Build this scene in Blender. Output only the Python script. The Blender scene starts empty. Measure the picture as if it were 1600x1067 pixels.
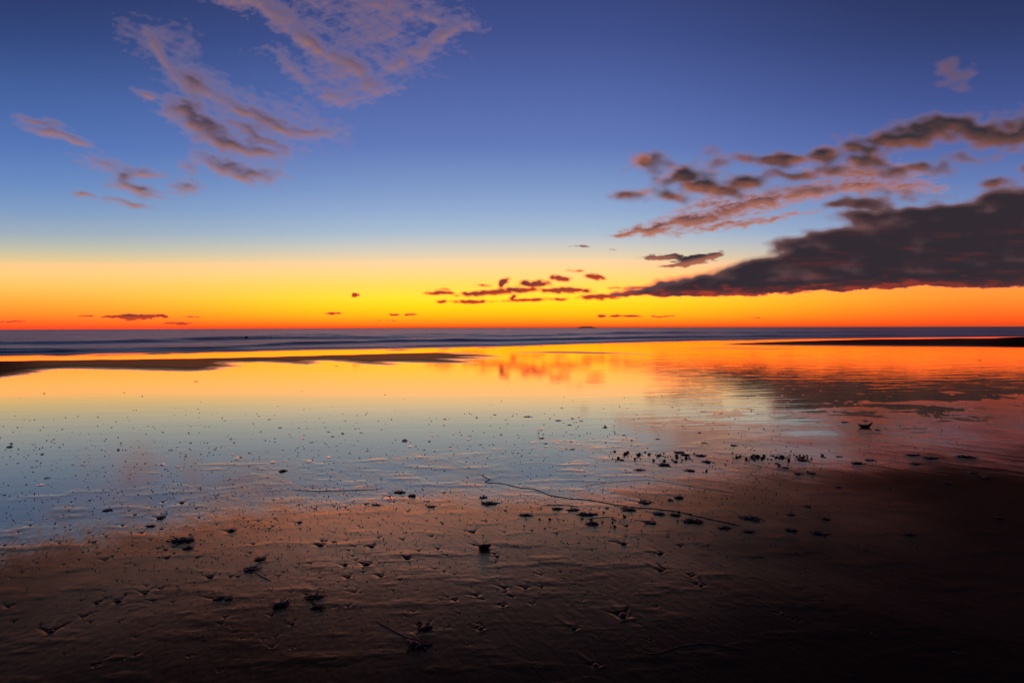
import bpy, math, random
import numpy as np
from mathutils import Vector, Matrix

random.seed(7)
rng = np.random.default_rng(11)
scene = bpy.context.scene
C = scene.collection

# ------------------------------------------------------------------ camera
H = 1.4                      # tripod height above the wet sand
FPX = 889.0                  # focal length in photograph pixels (20 mm on full frame)
PITCH = math.atan(21.0 / FPX)
ROLL = math.radians(0.17)
f_ = Vector((0, math.cos(PITCH), -math.sin(PITCH)))
r0 = Vector((1, 0, 0))
u0 = r0.cross(f_).normalized()
r_ = (r0 * math.cos(ROLL) - u0 * math.sin(ROLL)).normalized()
u_ = (u0 * math.cos(ROLL) + r0 * math.sin(ROLL)).normalized()
cam_data = bpy.data.cameras.new('camera')
cam_data.sensor_width = 36.0
cam_data.lens = 36.0 * FPX / 1600.0
cam_data.clip_start = 0.05
cam_data.clip_end = 60000.0
cam = bpy.data.objects.new('camera', cam_data)
C.objects.link(cam)
M4 = Matrix.Identity(4)
for i in range(3):
    M4[i][0] = r_[i]; M4[i][1] = u_[i]; M4[i][2] = -f_[i]
M4[2][3] = H
cam.matrix_world = M4
scene.camera = cam


def ray(x, y):
    return f_ * FPX + r_ * (x - 800.0) - u_ * (y - 533.5)


def ground(x, y, z=0.0):
    """point of the beach seen at photograph pixel (x, y)"""
    d = ray(x, y)
    k = (z - H) / d.z
    return Vector((d.x * k, d.y * k, z))


# ------------------------------------------------------------------ colour management
scene.view_settings.view_transform = 'Standard'
scene.view_settings.look = 'None'
scene.view_settings.gamma = 1.0
scene.view_settings.exposure = 0.0
scene.view_settings.use_curve_mapping = False
scene.render.engine = 'CYCLES'
scene.cycles.max_bounces = 5
scene.cycles.sample_clamp_indirect = 4.0


def lin(r, g, b, k=1.0):
    out = []
    for c in (r, g, b):
        c = c / 255.0
        out.append(k * (c / 12.92 if c <= 0.04045 else ((c + 0.055) / 1.055) ** 2.4))
    return out


# ------------------------------------------------------------------ node expression helper
class G:
    def __init__(self, tree):
        self.t = tree

    def put(self, sock, v):
        if isinstance(v, X):
            v = v.s
        if isinstance(v, bpy.types.NodeSocket):
            self.t.links.new(v, sock)
        elif isinstance(v, (tuple, list)):
            v = list(v)
            n = len(sock.default_value)
            if n == 4 and len(v) == 3:
                v = v + [1.0]
            sock.default_value = v
        else:
            try:
                sock.default_value = v
            except TypeError:
                sock.default_value = [v] * len(sock.default_value)

    def math(self, op, a, b=0.0, c=0.0, clamp=False):
        n = self.t.nodes.new('ShaderNodeMath'); n.operation = op; n.use_clamp = clamp
        self.put(n.inputs[0], a); self.put(n.inputs[1], b)
        if op in ('MULTIPLY_ADD', 'SMOOTH_MAX', 'SMOOTH_MIN', 'WRAP'):
            self.put(n.inputs[2], c)
        return X(self, n.outputs[0])

    def vmath(self, op, a, b=(0, 0, 0), scale=None):
        n = self.t.nodes.new('ShaderNodeVectorMath'); n.operation = op
        self.put(n.inputs[0], a)
        if op != 'LENGTH' and op != 'SCALE' and op != 'NORMALIZE':
            self.put(n.inputs[1], b)
        if scale is not None:
            self.put(n.inputs['Scale'], scale)
        o = n.outputs['Value'] if op in ('LENGTH', 'DOT_PRODUCT') else n.outputs['Vector']
        return X(self, o)

    def sep(self, v):
        n = self.t.nodes.new('ShaderNodeSeparateXYZ'); self.put(n.inputs[0], v)
        return [X(self, o) for o in n.outputs]

    def comb(self, a, b, c=0.0):
        n = self.t.nodes.new('ShaderNodeCombineXYZ')
        for s, v in zip(n.inputs, (a, b, c)):
            self.put(s, v)
        return X(self, n.outputs[0])

    def mapr(self, v, a, b, c=0.0, d=1.0, smooth=True):
        n = self.t.nodes.new('ShaderNodeMapRange')
        n.interpolation_type = 'SMOOTHSTEP' if smooth else 'LINEAR'
        n.clamp = True
        for s, q in zip(n.inputs[:5], (v, a, b, c, d)):
            self.put(s, q)
        return X(self, n.outputs[0])

    def mix(self, f, a, b, blend='MIX'):
        n = self.t.nodes.new('ShaderNodeMix'); n.data_type = 'RGBA'; n.blend_type = blend
        self.put(n.inputs[0], f); self.put(n.inputs[6], a); self.put(n.inputs[7], b)
        return X(self, n.outputs[2])

    def noise(self, vec, scale=1.0, detail=4.0, rough=0.55, dist=0.0, dim='3D'):
        n = self.t.nodes.new('ShaderNodeTexNoise'); n.noise_dimensions = dim
        self.put(n.inputs['Vector'], vec)
        n.inputs['Scale'].default_value = scale
        n.inputs['Detail'].default_value = detail
        n.inputs['Roughness'].default_value = rough
        n.inputs['Distortion'].default_value = dist
        return X(self, n.outputs[0])

    def mapping(self, vec, loc=(0, 0, 0), rot=0.0, scale=(1, 1, 1), kind='TEXTURE'):
        n = self.t.nodes.new('ShaderNodeMapping'); n.vector_type = kind
        self.put(n.inputs['Vector'], vec)
        n.inputs['Location'].default_value = loc
        n.inputs['Rotation'].default_value = (0, 0, rot)
        n.inputs['Scale'].default_value = scale
        return X(self, n.outputs[0])

    def ramp(self, f, stops, interp='LINEAR'):
        n = self.t.nodes.new('ShaderNodeValToRGB'); n.color_ramp.interpolation = interp
        self.put(n.inputs[0], f)
        cr = n.color_ramp
        while len(cr.elements) > 1:
            cr.elements.remove(cr.elements[-1])
        cr.elements[0].position = stops[0][0]; cr.elements[0].color = list(stops[0][1]) + [1]
        for p, c in stops[1:]:
            e = cr.elements.new(p); e.color = list(c) + [1]
        return X(self, n.outputs[0])


class X:
    def __init__(self, g, s):
        self.g = g; self.s = s
    def __add__(self, o): return self.g.math('ADD', self, o)
    def __radd__(self, o): return self.g.math('ADD', o, self)
    def __sub__(self, o): return self.g.math('SUBTRACT', self, o)
    def __rsub__(self, o): return self.g.math('SUBTRACT', o, self)
    def __mul__(self, o): return self.g.math('MULTIPLY', self, o)
    def __rmul__(self, o): return self.g.math('MULTIPLY', o, self)
    def __truediv__(self, o): return self.g.math('DIVIDE', self, o)
    def max(self, o): return self.g.math('MAXIMUM', self, o)
    def min(self, o): return self.g.math('MINIMUM', self, o)


# ------------------------------------------------------------------ sky: dusk glow, sun already set
world = bpy.data.worlds.new('World')
scene.world = world
world.use_nodes = True
wt = world.node_tree
wt.nodes.clear()
w = G(wt)
tc = wt.nodes.new('ShaderNodeTexCoord')
dx, dy, dz = w.sep(X(w, tc.outputs['Generated']))

el = w.math('ARCSINE', dz) * 57.2958
az = w.math('ARCTAN2', dx, dy) * 57.2958
# the twilight arch hangs lower away from the glow
a2 = w.math('POWER', w.math('ABSOLUTE', az) / 42.0, 2.0).min(1.9)
q = el * (a2 * 0.30 + 1.0)
ramp_pos = w.math('POWER', (q.max(0.0) / 90.0), 0.5)


def P(deg):
    return (max(deg, 0.0) / 90.0) ** 0.5


def Y2D(y):
    return math.degrees(math.atan((512.5 - y) / FPX))


def grad(stops, glow=1.0):
    out = []
    for y, c in stops:
        v = lin(*c)
        if c[0] >= 250 and y > 0:      # the photograph clips red here: the afterglow is brighter than it can show
            k = min(max((y - 418.0) / 34.0, 0.0), 1.0)
            v[0] *= 1.0 + glow * k
        out.append((P(Y2D(y)) if y > -1e3 else P(-y - 1000), v))
    return w.ramp(ramp_pos, out)


centre = grad([(512.5, (196, 56, 26)), (509.5, (244, 92, 30)), (503, (255, 142, 26)), (495, (255, 180, 22)),
               (480, (255, 216, 22)), (466, (255, 230, 44)), (446, (255, 222, 88)), (426, (254, 218, 136)),
               (404, (238, 212, 170)), (384, (204, 202, 196)), (362, (168, 188, 208)), (330, (146, 170, 208)),
               (290, (124, 150, 198)), (230, (98, 121, 184)), (150, (82, 102, 166)), (60, (64, 80, 140)),
               (-20, (54, 68, 122)), (-1048, (34, 42, 92)), (-1065, (20, 26, 62)), (-1090, (13, 17, 44))], 3.2)
left = grad([(512.5, (216, 62, 34)), (508, (250, 84, 36)), (501, (255, 108, 40)), (488, (255, 142, 44)),
             (468, (255, 174, 66)), (448, (255, 196, 96)), (428, (250, 206, 126)), (408, (230, 202, 146)),
             (388, (190, 190, 172)), (364, (156, 172, 188)), (330, (126, 155, 194)), (290, (104, 138, 192)),
             (230, (84, 116, 180)), (150, (68, 97, 158)), (60, (50, 72, 126)), (-20, (42, 56, 104)),
             (-1048, (26, 32, 70)), (-1065, (18, 22, 52)), (-1090, (13, 17, 44))], 2.2)
right = grad([(512.5, (196, 72, 36)), (506, (246, 82, 30)), (498, (255, 100, 34)), (484, (255, 124, 40)),
              (468, (255, 146, 52)), (448, (250, 156, 66)), (428, (228, 168, 110)), (408, (200, 180, 156)),
              (388, (170, 176, 186)), (364, (138, 160, 198)), (330, (120, 142, 188)), (290, (100, 124, 182)),
              (230, (80, 101, 166)), (150, (63, 80, 140)), (60, (48, 62, 111)), (-20, (40, 51, 93)),
              (-1048, (24, 29, 64)), (-1065, (17, 21, 50)), (-1090, (13, 17, 44))], 1.0)
back = grad([(512.5, (40, 44, 66)), (480, (56, 50, 76)), (430, (66, 56, 84)), (360, (50, 56, 92)),
             (200, (38, 46, 86)), (0, (28, 34, 74)), (-1060, (16, 20, 50)), (-1090, (13, 17, 44))])
wl = w.mapr(az, -8.0, -44.0)
wr = w.mapr(az, 6.0, 42.0)
wb = w.mapr(w.math('ABSOLUTE', az + 6.0), 58.0, 130.0)
sky = w.mix(wl, centre, left)
sky = w.mix(wr, sky, right)
sky = w.mix(wb, sky, back)

# clear-air sky, very faint, sun just under the horizon, adds to the dusk glow
nish = wt.nodes.new('ShaderNodeTexSky')
nish.sky_type = 'NISHITA'
nish.sun_disc = False
nish.sun_elevation = math.radians(-4.0)
nish.sun_rotation = math.radians(-11.0)
bg = wt.nodes.new('ShaderNodeBackground'); w.put(bg.inputs[0], sky); bg.inputs[1].default_value = 1.0
bg2 = wt.nodes.new('ShaderNodeBackground'); w.put(bg2.inputs[0], X(w, nish.outputs[0])); bg2.inputs[1].default_value = 0.05
add = wt.nodes.new('ShaderNodeAddShader')
wt.links.new(bg.outputs[0], add.inputs[0]); wt.links.new(bg2.outputs[0], add.inputs[1])
wo = wt.nodes.new('ShaderNodeOutputWorld')
wt.links.new(add.outputs[0], wo.inputs['Surface'])
world.cycles.sampling_method = 'MANUAL'
world.cycles.sample_map_resolution = 1024


# ------------------------------------------------------------------ numpy noise
def _hash(ix, iy, seed):
    h = (ix.astype(np.int64) * 374761393 + iy.astype(np.int64) * 668265263 + seed * 1442695041) & 0x7fffffff
    h = ((h ^ (h >> 13)) * 1274126177) & 0x7fffffff
    return (h ^ (h >> 16)) & 0xffff


def perlin(x, y, seed=0):
    ix = np.floor(x); iy = np.floor(y)
    fx = x - ix; fy = y - iy
    ux = fx * fx * fx * (fx * (fx * 6 - 15) + 10); uy = fy * fy * fy * (fy * (fy * 6 - 15) + 10)
    def g(ox, oy):
        a = _hash(ix + ox, iy + oy, seed) * (2 * np.pi / 65536.0)
        return np.cos(a) * (fx - ox) + np.sin(a) * (fy - oy)
    a = g(0, 0); b = g(1, 0); c = g(0, 1); d = g(1, 1)
    return 1.5 * ((a * (1 - ux) + b * ux) * (1 - uy) + (c * (1 - ux) + d * ux) * uy)


def fbm(x, y, seed=0, octaves=5, rough=0.5, lac=2.03):
    out = np.zeros_like(x, dtype=float); amp = 1.0; tot = 0.0
    for k in range(octaves):
        out += amp * perlin(x + 17.3 * k, y - 9.1 * k, seed + 31 * k)
        tot += amp; amp *= rough; x = x * lac; y = y * lac
    return out / tot


def sstep(a, b, v):
    t = np.clip((v - a) / (b - a), 0, 1)
    return t * t * (3 - 2 * t)


def rotc(x, y, deg):
    a = math.radians(deg)
    return x * math.cos(a) + y * math.sin(a), -x * math.sin(a) + y * math.cos(a)


def blob(x, y, items, soft=0.12):
    acc = np.full(x.shape, -2.0)
    for it in items:
        cx, cy, rx, ry, rot = it[:5]
        k = it[5] if len(it) > 5 else 1.0
        a, b = rotc(x - cx, y - cy, rot)
        v = k * (1.0 - np.sqrt((a / rx) ** 2 + (b / ry) ** 2))
        h = np.clip(0.5 + 0.5 * (v - acc) / soft, 0, 1)
        acc = acc * (1 - h) + v * h + soft * h * (1 - h)
    return acc


# ------------------------------------------------------------------ mesh helpers
def mesh_np(name, verts, faces, smooth=True, up=False):
    """faces: (n, 3) or (n, 4) integer array"""
    me = bpy.data.meshes.new(name)
    k = faces.shape[1]; n = len(faces)
    me.vertices.add(len(verts)); me.vertices.foreach_set('co', np.asarray(verts, dtype=np.float32).ravel())
    me.loops.add(n * k); me.loops.foreach_set('vertex_index', faces.astype(np.int32).ravel())
    me.polygons.add(n)
    me.polygons.foreach_set('loop_start', (np.arange(n) * k).astype(np.int32))
    me.polygons.foreach_set('use_smooth', np.full(n, smooth))
    me.update(calc_edges=True)
    if up:                                       # ground and water sheets face the sky
        nz = np.zeros(n * 3, dtype=np.float32); me.polygons.foreach_get('normal', nz)
        if nz[2::3].mean() < 0:
            me.flip_normals()
    return me


def grid_faces(ny, nx):
    i = np.arange(ny * nx).reshape(ny, nx)
    return np.stack([i[:-1, :-1], i[:-1, 1:], i[1:, 1:], i[1:, :-1]], axis=-1).reshape(-1, 4)


def link(name, me, mat=None, parent=None, **props):
    o = bpy.data.objects.new(name, me)
    C.objects.link(o)
    if mat is not None and me is not None and not me.materials:
        me.materials.append(mat)
    if parent is not None:
        o.parent = parent
    for k, v in props.items():
        if v:
            o[k] = v
    return o


def new_mat(name):
    m = bpy.data.materials.new(name); m.use_nodes = True
    m.node_tree.nodes.clear()
    return m, G(m.node_tree)


def finish(m, g, shader):
    o = m.node_tree.nodes.new('ShaderNodeOutputMaterial')
    m.node_tree.links.new(shader.outputs[0], o.inputs['Surface'])
    return m


# ------------------------------------------------------------------ clouds: relief shells far over the sea
def cloud_mat(name, thin, mid, core, warmlit, fine=0.10, full=0.95):
    """attributes: dens = optical depth, lit = how much of the glow reaches the cloud here"""
    m, g = new_mat(name)
    t = m.node_tree
    a1 = t.nodes.new('ShaderNodeAttribute'); a1.attribute_name = 'dens'
    a2 = t.nodes.new('ShaderNodeAttribute'); a2.attribute_name = 'lit'
    geo = t.nodes.new('ShaderNodeNewGeometry')
    n = g.noise(X(g, geo.outputs['Position']), 0.010, 4, 0.6)
    d = X(g, a1.outputs['Fac']); l = X(g, a2.outputs['Fac'])
    dd = d + (n - 0.5) * fine
    body = g.mix(g.mapr(dd, 0.1, 0.6), thin, mid)
    body = g.mix(g.mapr(dd, 0.5, 1.0), body, core)
    body = g.mix(l, body, warmlit)
    em = t.nodes.new('ShaderNodeEmission'); g.put(em.inputs[0], body)
    tr = t.nodes.new('ShaderNodeBsdfTransparent')
    mx = t.nodes.new('ShaderNodeMixShader')
    al = g.mapr(dd, 0.02, full, 0.0, 1.0, smooth=False)
    al = g.math('POWER', al, 0.8) * g.mapr(d, 0.0, 0.06)
    g.put(mx.inputs[0], al)
    t.links.new(tr.outputs[0], mx.inputs[1]); t.links.new(em.outputs[0], mx.inputs[2])
    m.cycles.emission_sampling = 'NONE'
    return finish(m, g, mx)


def blur(a, k):
    for ax in (0, 1):
        for _ in range(2):
            acc = np.zeros_like(a)
            for s_ in range(-k, k + 1):
                acc += np.roll(a, s_, axis=ax)
            a = acc / (2 * k + 1)
    return a


def cloud(name, label, mat, u0_, u1_, v0_, v1_, step, field, R=24000.0, group=None, gain=1.0, litf=None, lr=5.0, lk=1.3, edge=True):
    us = np.arange(u0_, u1_ + step, step); vs = np.arange(v0_, v1_ + step * 0.8, step * 0.8)
    Ug, Vg = np.meshgrid(us, vs)
    d = np.clip(field(Ug, Vg), 0, 1) * gain
    if edge:
        d[:, :4] = 0
        d[:4] = 0
    # the glow comes from under the horizon beyond the sea: sides that thin out downwards are lit
    bl = blur(d, max(1, int(round(lr / step))))
    k = max(1, int(round(1.6 * lr / step)))
    dn = np.roll(bl, -k, axis=0); dn[-k:] = 0
    lit = np.clip((bl - dn) * lk + (d - bl) * 0.5, 0, 1)
    if litf is not None:
        lit = np.clip(litf(Ug, Vg, d, lit), 0, 1)
    dirs = np.stack([(Ug - 800.0) / FPX, np.ones_like(Ug), (512.5 - Vg) / FPX], axis=-1)
    dirs /= np.linalg.norm(dirs, axis=-1, keepdims=True)
    P_ = dirs * (R - 900.0 * d[..., None] ** 0.7)
    P_[..., 2] += H
    F = grid_faces(*Ug.shape)
    dv = d.ravel()
    keep = dv[F].max(axis=1) > 0.004
    F = F[keep]
    used = np.unique(F); remap = np.full(dv.size, -1); remap[used] = np.arange(len(used))
    me = mesh_np(name, P_.reshape(-1, 3)[used], remap[F])
    for nm, arr in (('dens', dv[used]), ('lit', lit.ravel()[used])):
        at = me.attributes.new(nm, 'FLOAT', 'POINT'); at.data.foreach_set('value', arr.astype(np.float32))
    o = link(name, me, mat, None, label=label, category='cloud', group=group)
    o.visible_shadow = True
    return o


m_cirrus = cloud_mat('cirrus cloud', lin(150, 124, 146), lin(122, 98, 116), lin(70, 62, 82), lin(206, 142, 118), 0.14, 0.85)
m_puff = cloud_mat('altocumulus cloud', lin(132, 104, 112), lin(94, 72, 78), lin(50, 47, 56), lin(190, 114, 88), 0.14, 0.75)
m_bank = cloud_mat('cloud bank', lin(132, 92, 90), lin(92, 68, 71), lin(50, 43, 50), lin(176, 62, 42), 0.10, 0.5)
m_mack = cloud_mat('mackerel cloud', lin(190, 130, 116), lin(160, 104, 96), lin(104, 72, 80), lin(204, 130, 98), 0.14, 0.75)
m_low = cloud_mat('low cloud', lin(196, 120, 56), lin(150, 80, 56), lin(96, 58, 58), lin(206, 74, 30), 0.1, 0.8)


def warpd(U_, V_, size, au, av, seed, asp=1.6, oc=2):
    a = fbm(U_ / (size * asp), V_ / size, seed, oc); b = fbm(U_ / (size * asp), V_ / size, seed + 7, oc)
    return U_ + a * au * 1.6, V_ + b * av * 1.6


def f_cirrus_veil(U_, V_):
    u1, v1 = warpd(U_, V_, 45, 22, 12, 3, 1.3, 5)
    m = blob(u1, v1, [(385, 2, 62, 17, 16), (440, 26, 84, 22, 30), (490, 70, 84, 22, 34), (540, 112, 70, 24, 30), (575, 138, 50, 20, 10),
                      (470, 118, 52, 16, 36, .6), (530, 152, 50, 12, 10, .6), (585, 12, 130, 26, 8, .6), (690, 38, 56, 10, 16, .7),
                      (642, 92, 64, 14, -32, 1.0), (690, 62, 50, 9, -34, .9), (585, 64, 64, 30, 24, .45), (600, 34, 80, 20, 16, .55)], .2)
    a, b = rotc(U_, V_, -14); fib = fbm(a / 34, b / 7.5, 15, 6, .62)
    a, b = rotc(U_, V_, 32); fib2 = fbm(a / 70, b / 24, 25, 5, .58)
    return np.clip((m * 0.95 + fib * 0.42 + fib2 * 0.8 + fbm(U_ / 15, V_ / 8, 35, 5, .6) * .5 + 0.34) / 1.5, 0, 1) ** 1.35 * 0.82


def f_cirrus_fall(U_, V_):
    u1, v1 = warpd(U_, V_, 26, 9, 6, 43, 1.3, 5)
    veil = blob(u1, v1, [(244, 72, 34, 17, 50, .8), (268, 104, 44, 16, 58, .9), (262, 60, 24, 16, 0, .6), (296, 84, 20, 30, 8, .5), (320, 130, 60, 26, 30, .7),
                         (370, 160, 80, 24, 18, .65), (430, 190, 80, 28, 24, .75), (400, 212, 70, 24, 26, .7), (340, 205, 74, 32, 30, .9), (400, 240, 70, 22, 10, .8),
                         (375, 262, 70, 22, 14, .8), (236, 152, 24, 8, 22, .8), (268, 180, 18, 10, 0, .8), (470, 186, 70, 22, 20, .4), (206, 48, 18, 14, 10, .2)], .25)
    core = blob(u1, v1, [(246, 70, 18, 7, 55, .5), (258, 92, 20, 7, 60, .7), (270, 112, 18, 6, 52, .5), (308, 134, 34, 13, 34, .9), (330, 150, 30, 8, 20, .5), (398, 182, 50, 11, 20, .8), (440, 202, 44, 10, 18, .8),
                         (488, 209, 44, 6, -2, .8), (296, 172, 34, 19, 24, 1.2), (322, 198, 60, 19, 30, 1.1), (362, 224, 56, 13, 18, .9), (404, 238, 46, 9, 4, .8), (392, 206, 40, 9, 28, .6), (424, 224, 34, 7, 10, .5),
                         (355, 260, 50, 11, 20, .9), (395, 273, 46, 9, 4, .8), (240, 154, 14, 4, 22, .5)], .18)
    a, b = rotc(U_, V_, 24); fib = fbm(a / 44, b / 9, 55, 6, .6)
    a, b = rotc(U_, V_, -10); fib2 = fbm(a / 22, b / 5, 65, 5, .62)
    v = np.clip((veil * .75 + fib * .5 + fib2 * .25 + fbm(U_ / 14, V_ / 9, 67, 5, .6) * .45 + .16) / 1.25, 0, 1) * .55
    c = np.clip((core * 1.0 + fib * .55 + fib2 * .3 + .30) / 1.15, 0, 1)
    return blur(1 - (1 - v) * (1 - c * .85), 1)


def f_wisps(U_, V_):
    u1, v1 = warpd(U_, V_, 26, 10, 4, 143, 1.5, 4)
    m = blob(u1, v1, [(70, 192, 40, 6, 12, .7), (88, 208, 46, 8, 14, .8), (125, 222, 36, 5, 16, .9), (200, 276, 26, 13, -10, .9),
                      (225, 270, 34, 8, 6, .9), (208, 292, 40, 9, 12), (238, 304, 30, 7, 6, .8), (205, 316, 36, 5, 10, .8),
                      (136, 304.5, 20, 5, 7, 1.1), (296, 292, 26, 11, 5, .7), (176, 260, 40, 10, 16, .45), (300, 262, 12, 10, 0, .4)], .14)
    a, b = rotc(U_, V_, 10); fib = fbm(a / 26, b / 5.5, 155, 6, .62)
    return blur(np.clip((m * 1.1 + fib * 0.9 + .34) / 1.5, 0, 1), 1) ** 1.15


def f_puffs(U_, V_):
    u1, v1 = warpd(U_, V_, 24, 11, 7, 83, 1.4, 4)
    m = blob(u1, v1, [(1020, 259, 32, 14, 4, 0.75), (1060, 279, 42, 13, -20, .9), (1098, 291, 36, 15, -4), (1116, 255, 18, 12, 0, .6),
                      (1162, 287, 42, 14, 0, 1.2), (988, 306, 40, 6, -8, .8), (1044, 306, 34, 9, 6, .8), (1124, 302, 50, 8, 4, .9),
                      (1214, 254, 60, 10, 0, 1.2), (1290, 246, 32, 15, -10, 1.1), (1237, 278, 46, 9, 2, 1.1), (1302, 268, 30, 13, 0, .8),
                      (1180, 250, 40, 6, 6, .8), (1400, 222, 90, 16, -6, 1.2), (1430, 204, 50, 14, -8, 1), (1482, 202, 66, 20, 4, 1.3), (1547, 216, 90, 20, 4, 1.3), (1610, 208, 70, 20, 0, 1.2),
                      (1337, 236, 46, 11, 0, 1), (1356, 262, 50, 14, 8, .9), (1420, 267, 70, 8, -2, .9), (1552, 291, 30, 9, 0, .9),
                      (1482, 123, 14, 9, 0, .22), (1720, 190, 130, 30, 0, 1.2), (1400, 306, 40, 5, 4, .4), (1600, 270, 12, 12, 0, .7),
                      (1240, 300, 50, 5, 0, .4), (1500, 250, 30, 4, 0, .3)], .16)
    n = fbm(U_ / 34, V_ / 17, 93, 6, .5)
    return blur(np.clip((m * 1.1 + n * 0.95 + .42) / 1.3, 0, 1), 2) ** 1.15


def f_mackerel(U_, V_):
    u1, v1 = warpd(U_, V_, 28, 9, 5, 113, 1.5, 3)
    m = blob(u1, v1, [(978, 368, 36, 4, -6), (1020, 360, 54, 8, -9), (1080, 346, 60, 12, -12), (1135, 332, 62, 15, -14),
                      (1190, 318, 66, 15, -13), (1258, 304, 76, 13, -10), (1330, 294, 66, 12, -2, .9), (1150, 351, 90, 6, -8, .75),
                      (1215, 342, 44, 5, -8, .6), (1112, 320, 46, 8, -12, .5), (1345, 274, 70, 12, 2, .6), (1400, 292, 60, 8, 4, .5)], .14)
    a, b = rotc(U_, V_, -8); rib = fbm(a / 15, b / 5.0, 123, 5, .6)
    big_ = fbm(U_ / 60, V_ / 22, 133, 4, .5)
    return np.clip((m * 1.0 + rib * 0.75 + big_ * 0.5 + .36) / 1.3, 0, 1) ** 1.15


def f_bank(U_, V_):
    u1, v1 = warpd(U_, V_, 34, 22, 8, 163, 1.8, 5)
    m = blob(u1, v1, [(1338, 321, 34, 8, -4, .35), (1365, 340, 60, 11, -4, .5), (1400, 346, 70, 15, -6, .8), (1462, 346, 90, 24, -8), (1548, 338, 90, 30, -8),
                      (1640, 350, 120, 60, 0), (1330, 404, 190, 32, -9), (1490, 392, 220, 62, -3), (1210, 428, 150, 26, -9),
                      (1110, 447, 130, 16, -6), (1062, 459, 100, 9, -2), (1280, 444, 250, 24, -1), (1440, 434, 280, 32, 0),
                      (1300, 376, 70, 14, -8, .6), (1246, 382, 50, 11, -8, .35), (1560, 425, 180, 36, 0),
                      (1760, 380, 240, 90, 0), (2100, 330, 420, 150, 0), (2700, 260, 700, 240, 0), (3300, 200, 800, 330, 0)], .18)
    m = np.minimum(m * 2.8, 0.86)
    n = fbm(U_ / 52, V_ / 20, 173, 6, .56)
    e = V_ + n * 9 + fbm(U_ / 22, V_ / 7, 183, 4) * 3 + np.interp(U_, [1000, 1150, 1250, 1400, 1700], [0, 0, 6, 14, 15])
    base = 1 - sstep(461.5, 466.5, e)
    n2 = fbm(U_ / 120, V_ / 16, 177, 5, .5)
    thick = np.interp(U_, [950, 1250, 1500], [-.16, 0.0, .12])
    n3_ = fbm(U_ / 16, V_ / 5, 179, 4, .6)
    return blur(np.clip((m + n * 0.72 + n2 * .55 * sstep(0, .5, m) + n3_ * .28 + thick * sstep(0, .5, m) + .40) / 1.28, 0, 1), 2) * base


def lit_puffs(U_, V_, d, lit):
    patchy = sstep(-.15, .35, fbm(U_ / 40, V_ / 22, 97, 3))
    return lit * .7 + patchy * np.interp(U_, [980, 1080, 1200, 1330, 1420], [.75, .5, .22, .32, .12]) * (1 - .5 * sstep(.55, .95, d))


def lit_bank(U_, V_, d, lit):
    e = V_ + fbm(U_ / 40, V_ / 10, 193, 5) * 26 + np.interp(U_, [1000, 1250, 1400, 1700], [0, 6, 14, 15])
    low = sstep(452, 470, e) ** 1.5 * np.interp(U_, [1000, 1350, 1650], [0.75, 0.55, 0.1])
    stra = sstep(0.0, 0.6, fbm(U_ / 110, V_ / 12, 203, 5, .55)) * 0.13 * sstep(330, 400, V_)
    top = lit * 0.16
    return low * sstep(.1, .6, d) + stra + top


def f_tail(U_, V_):
    u1, v1 = warpd(U_, V_, 20, 8, 2.5, 213, 1.6, 4)
    m = blob(u1, v1, [(1040, 403, 44, 5, -2), (1085, 404, 44, 6, -8), (1112, 402, 22, 5, -10), (1070, 414, 36, 5, -6, .9), (1092, 410, 30, 6, -10), (905, 386, 14, 2, 0, .5), (960, 392, 10, 2, 0, .4)])
    n = fbm(U_ / 18, V_ / 5, 223, 5, .6)
    return sstep(-0.1, 0.8, m * 1.3 + n * .9)


def f_strips(U_, V_):
    u1, v1 = warpd(U_, V_, 12, 6, 1.5, 233, 1.8, 3)
    m = blob(u1, v1, [(688, 457, 22, 3.4, 0), (763, 457.5, 56, 5, -4), (815, 453.5, 46, 4.0, 0), (882, 454, 50, 5, 0), (787, 442, 13, 5, -38),
                      (835, 443.5, 28, 5.5, 0), (873, 435.5, 22, 4.6, 3), (928, 433, 17, 5, 12), (691, 471, 9, 3, 0), (737, 471, 38, 3.0, 0),
                      (803, 464.5, 10, 4, -20), (822, 469, 44, 3, -2), (872, 468, 16, 2.6, 0), (930, 464.5, 34, 4.5, 0), (962, 461.5, 14, 6, 0),
                      (900, 424, 12, 2.0, 0, .5), (1000, 451, 60, 1.5, 2), (755, 446, 14, 1.6, 0, .4), (690, 452, 12, 1.4, 0, .5)], .08)
    n = fbm(U_ / 11, V_ / 4, 243, 5, .58)
    return blur(sstep(-0.22, 0.75, m * 1.3 + n * 1.1), 1)


def f_lone(U_, V_):
    u1, v1 = warpd(U_, V_, 12, 6, 1.5, 253, 1.8, 3)
    m = blob(u1, v1, [(216, 493.5, 42, 5.5, -1), (182, 492, 30, 2.6, -3), (252, 492, 16, 3.4, 8), (276, 504, 28, 2.0, 0), (205, 498, 14, 2, 0),
                      (22, 500, 26, 1.6, 0, .8), (135, 492, 14, 1.6, 0, .8), (300, 494, 16, 1.4, 0, .6)], .08)
    n = fbm(U_ / 10, V_ / 4, 263, 5, .58)
    return sstep(-0.05, 0.6, m * 1.5 + n * 0.9)


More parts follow.
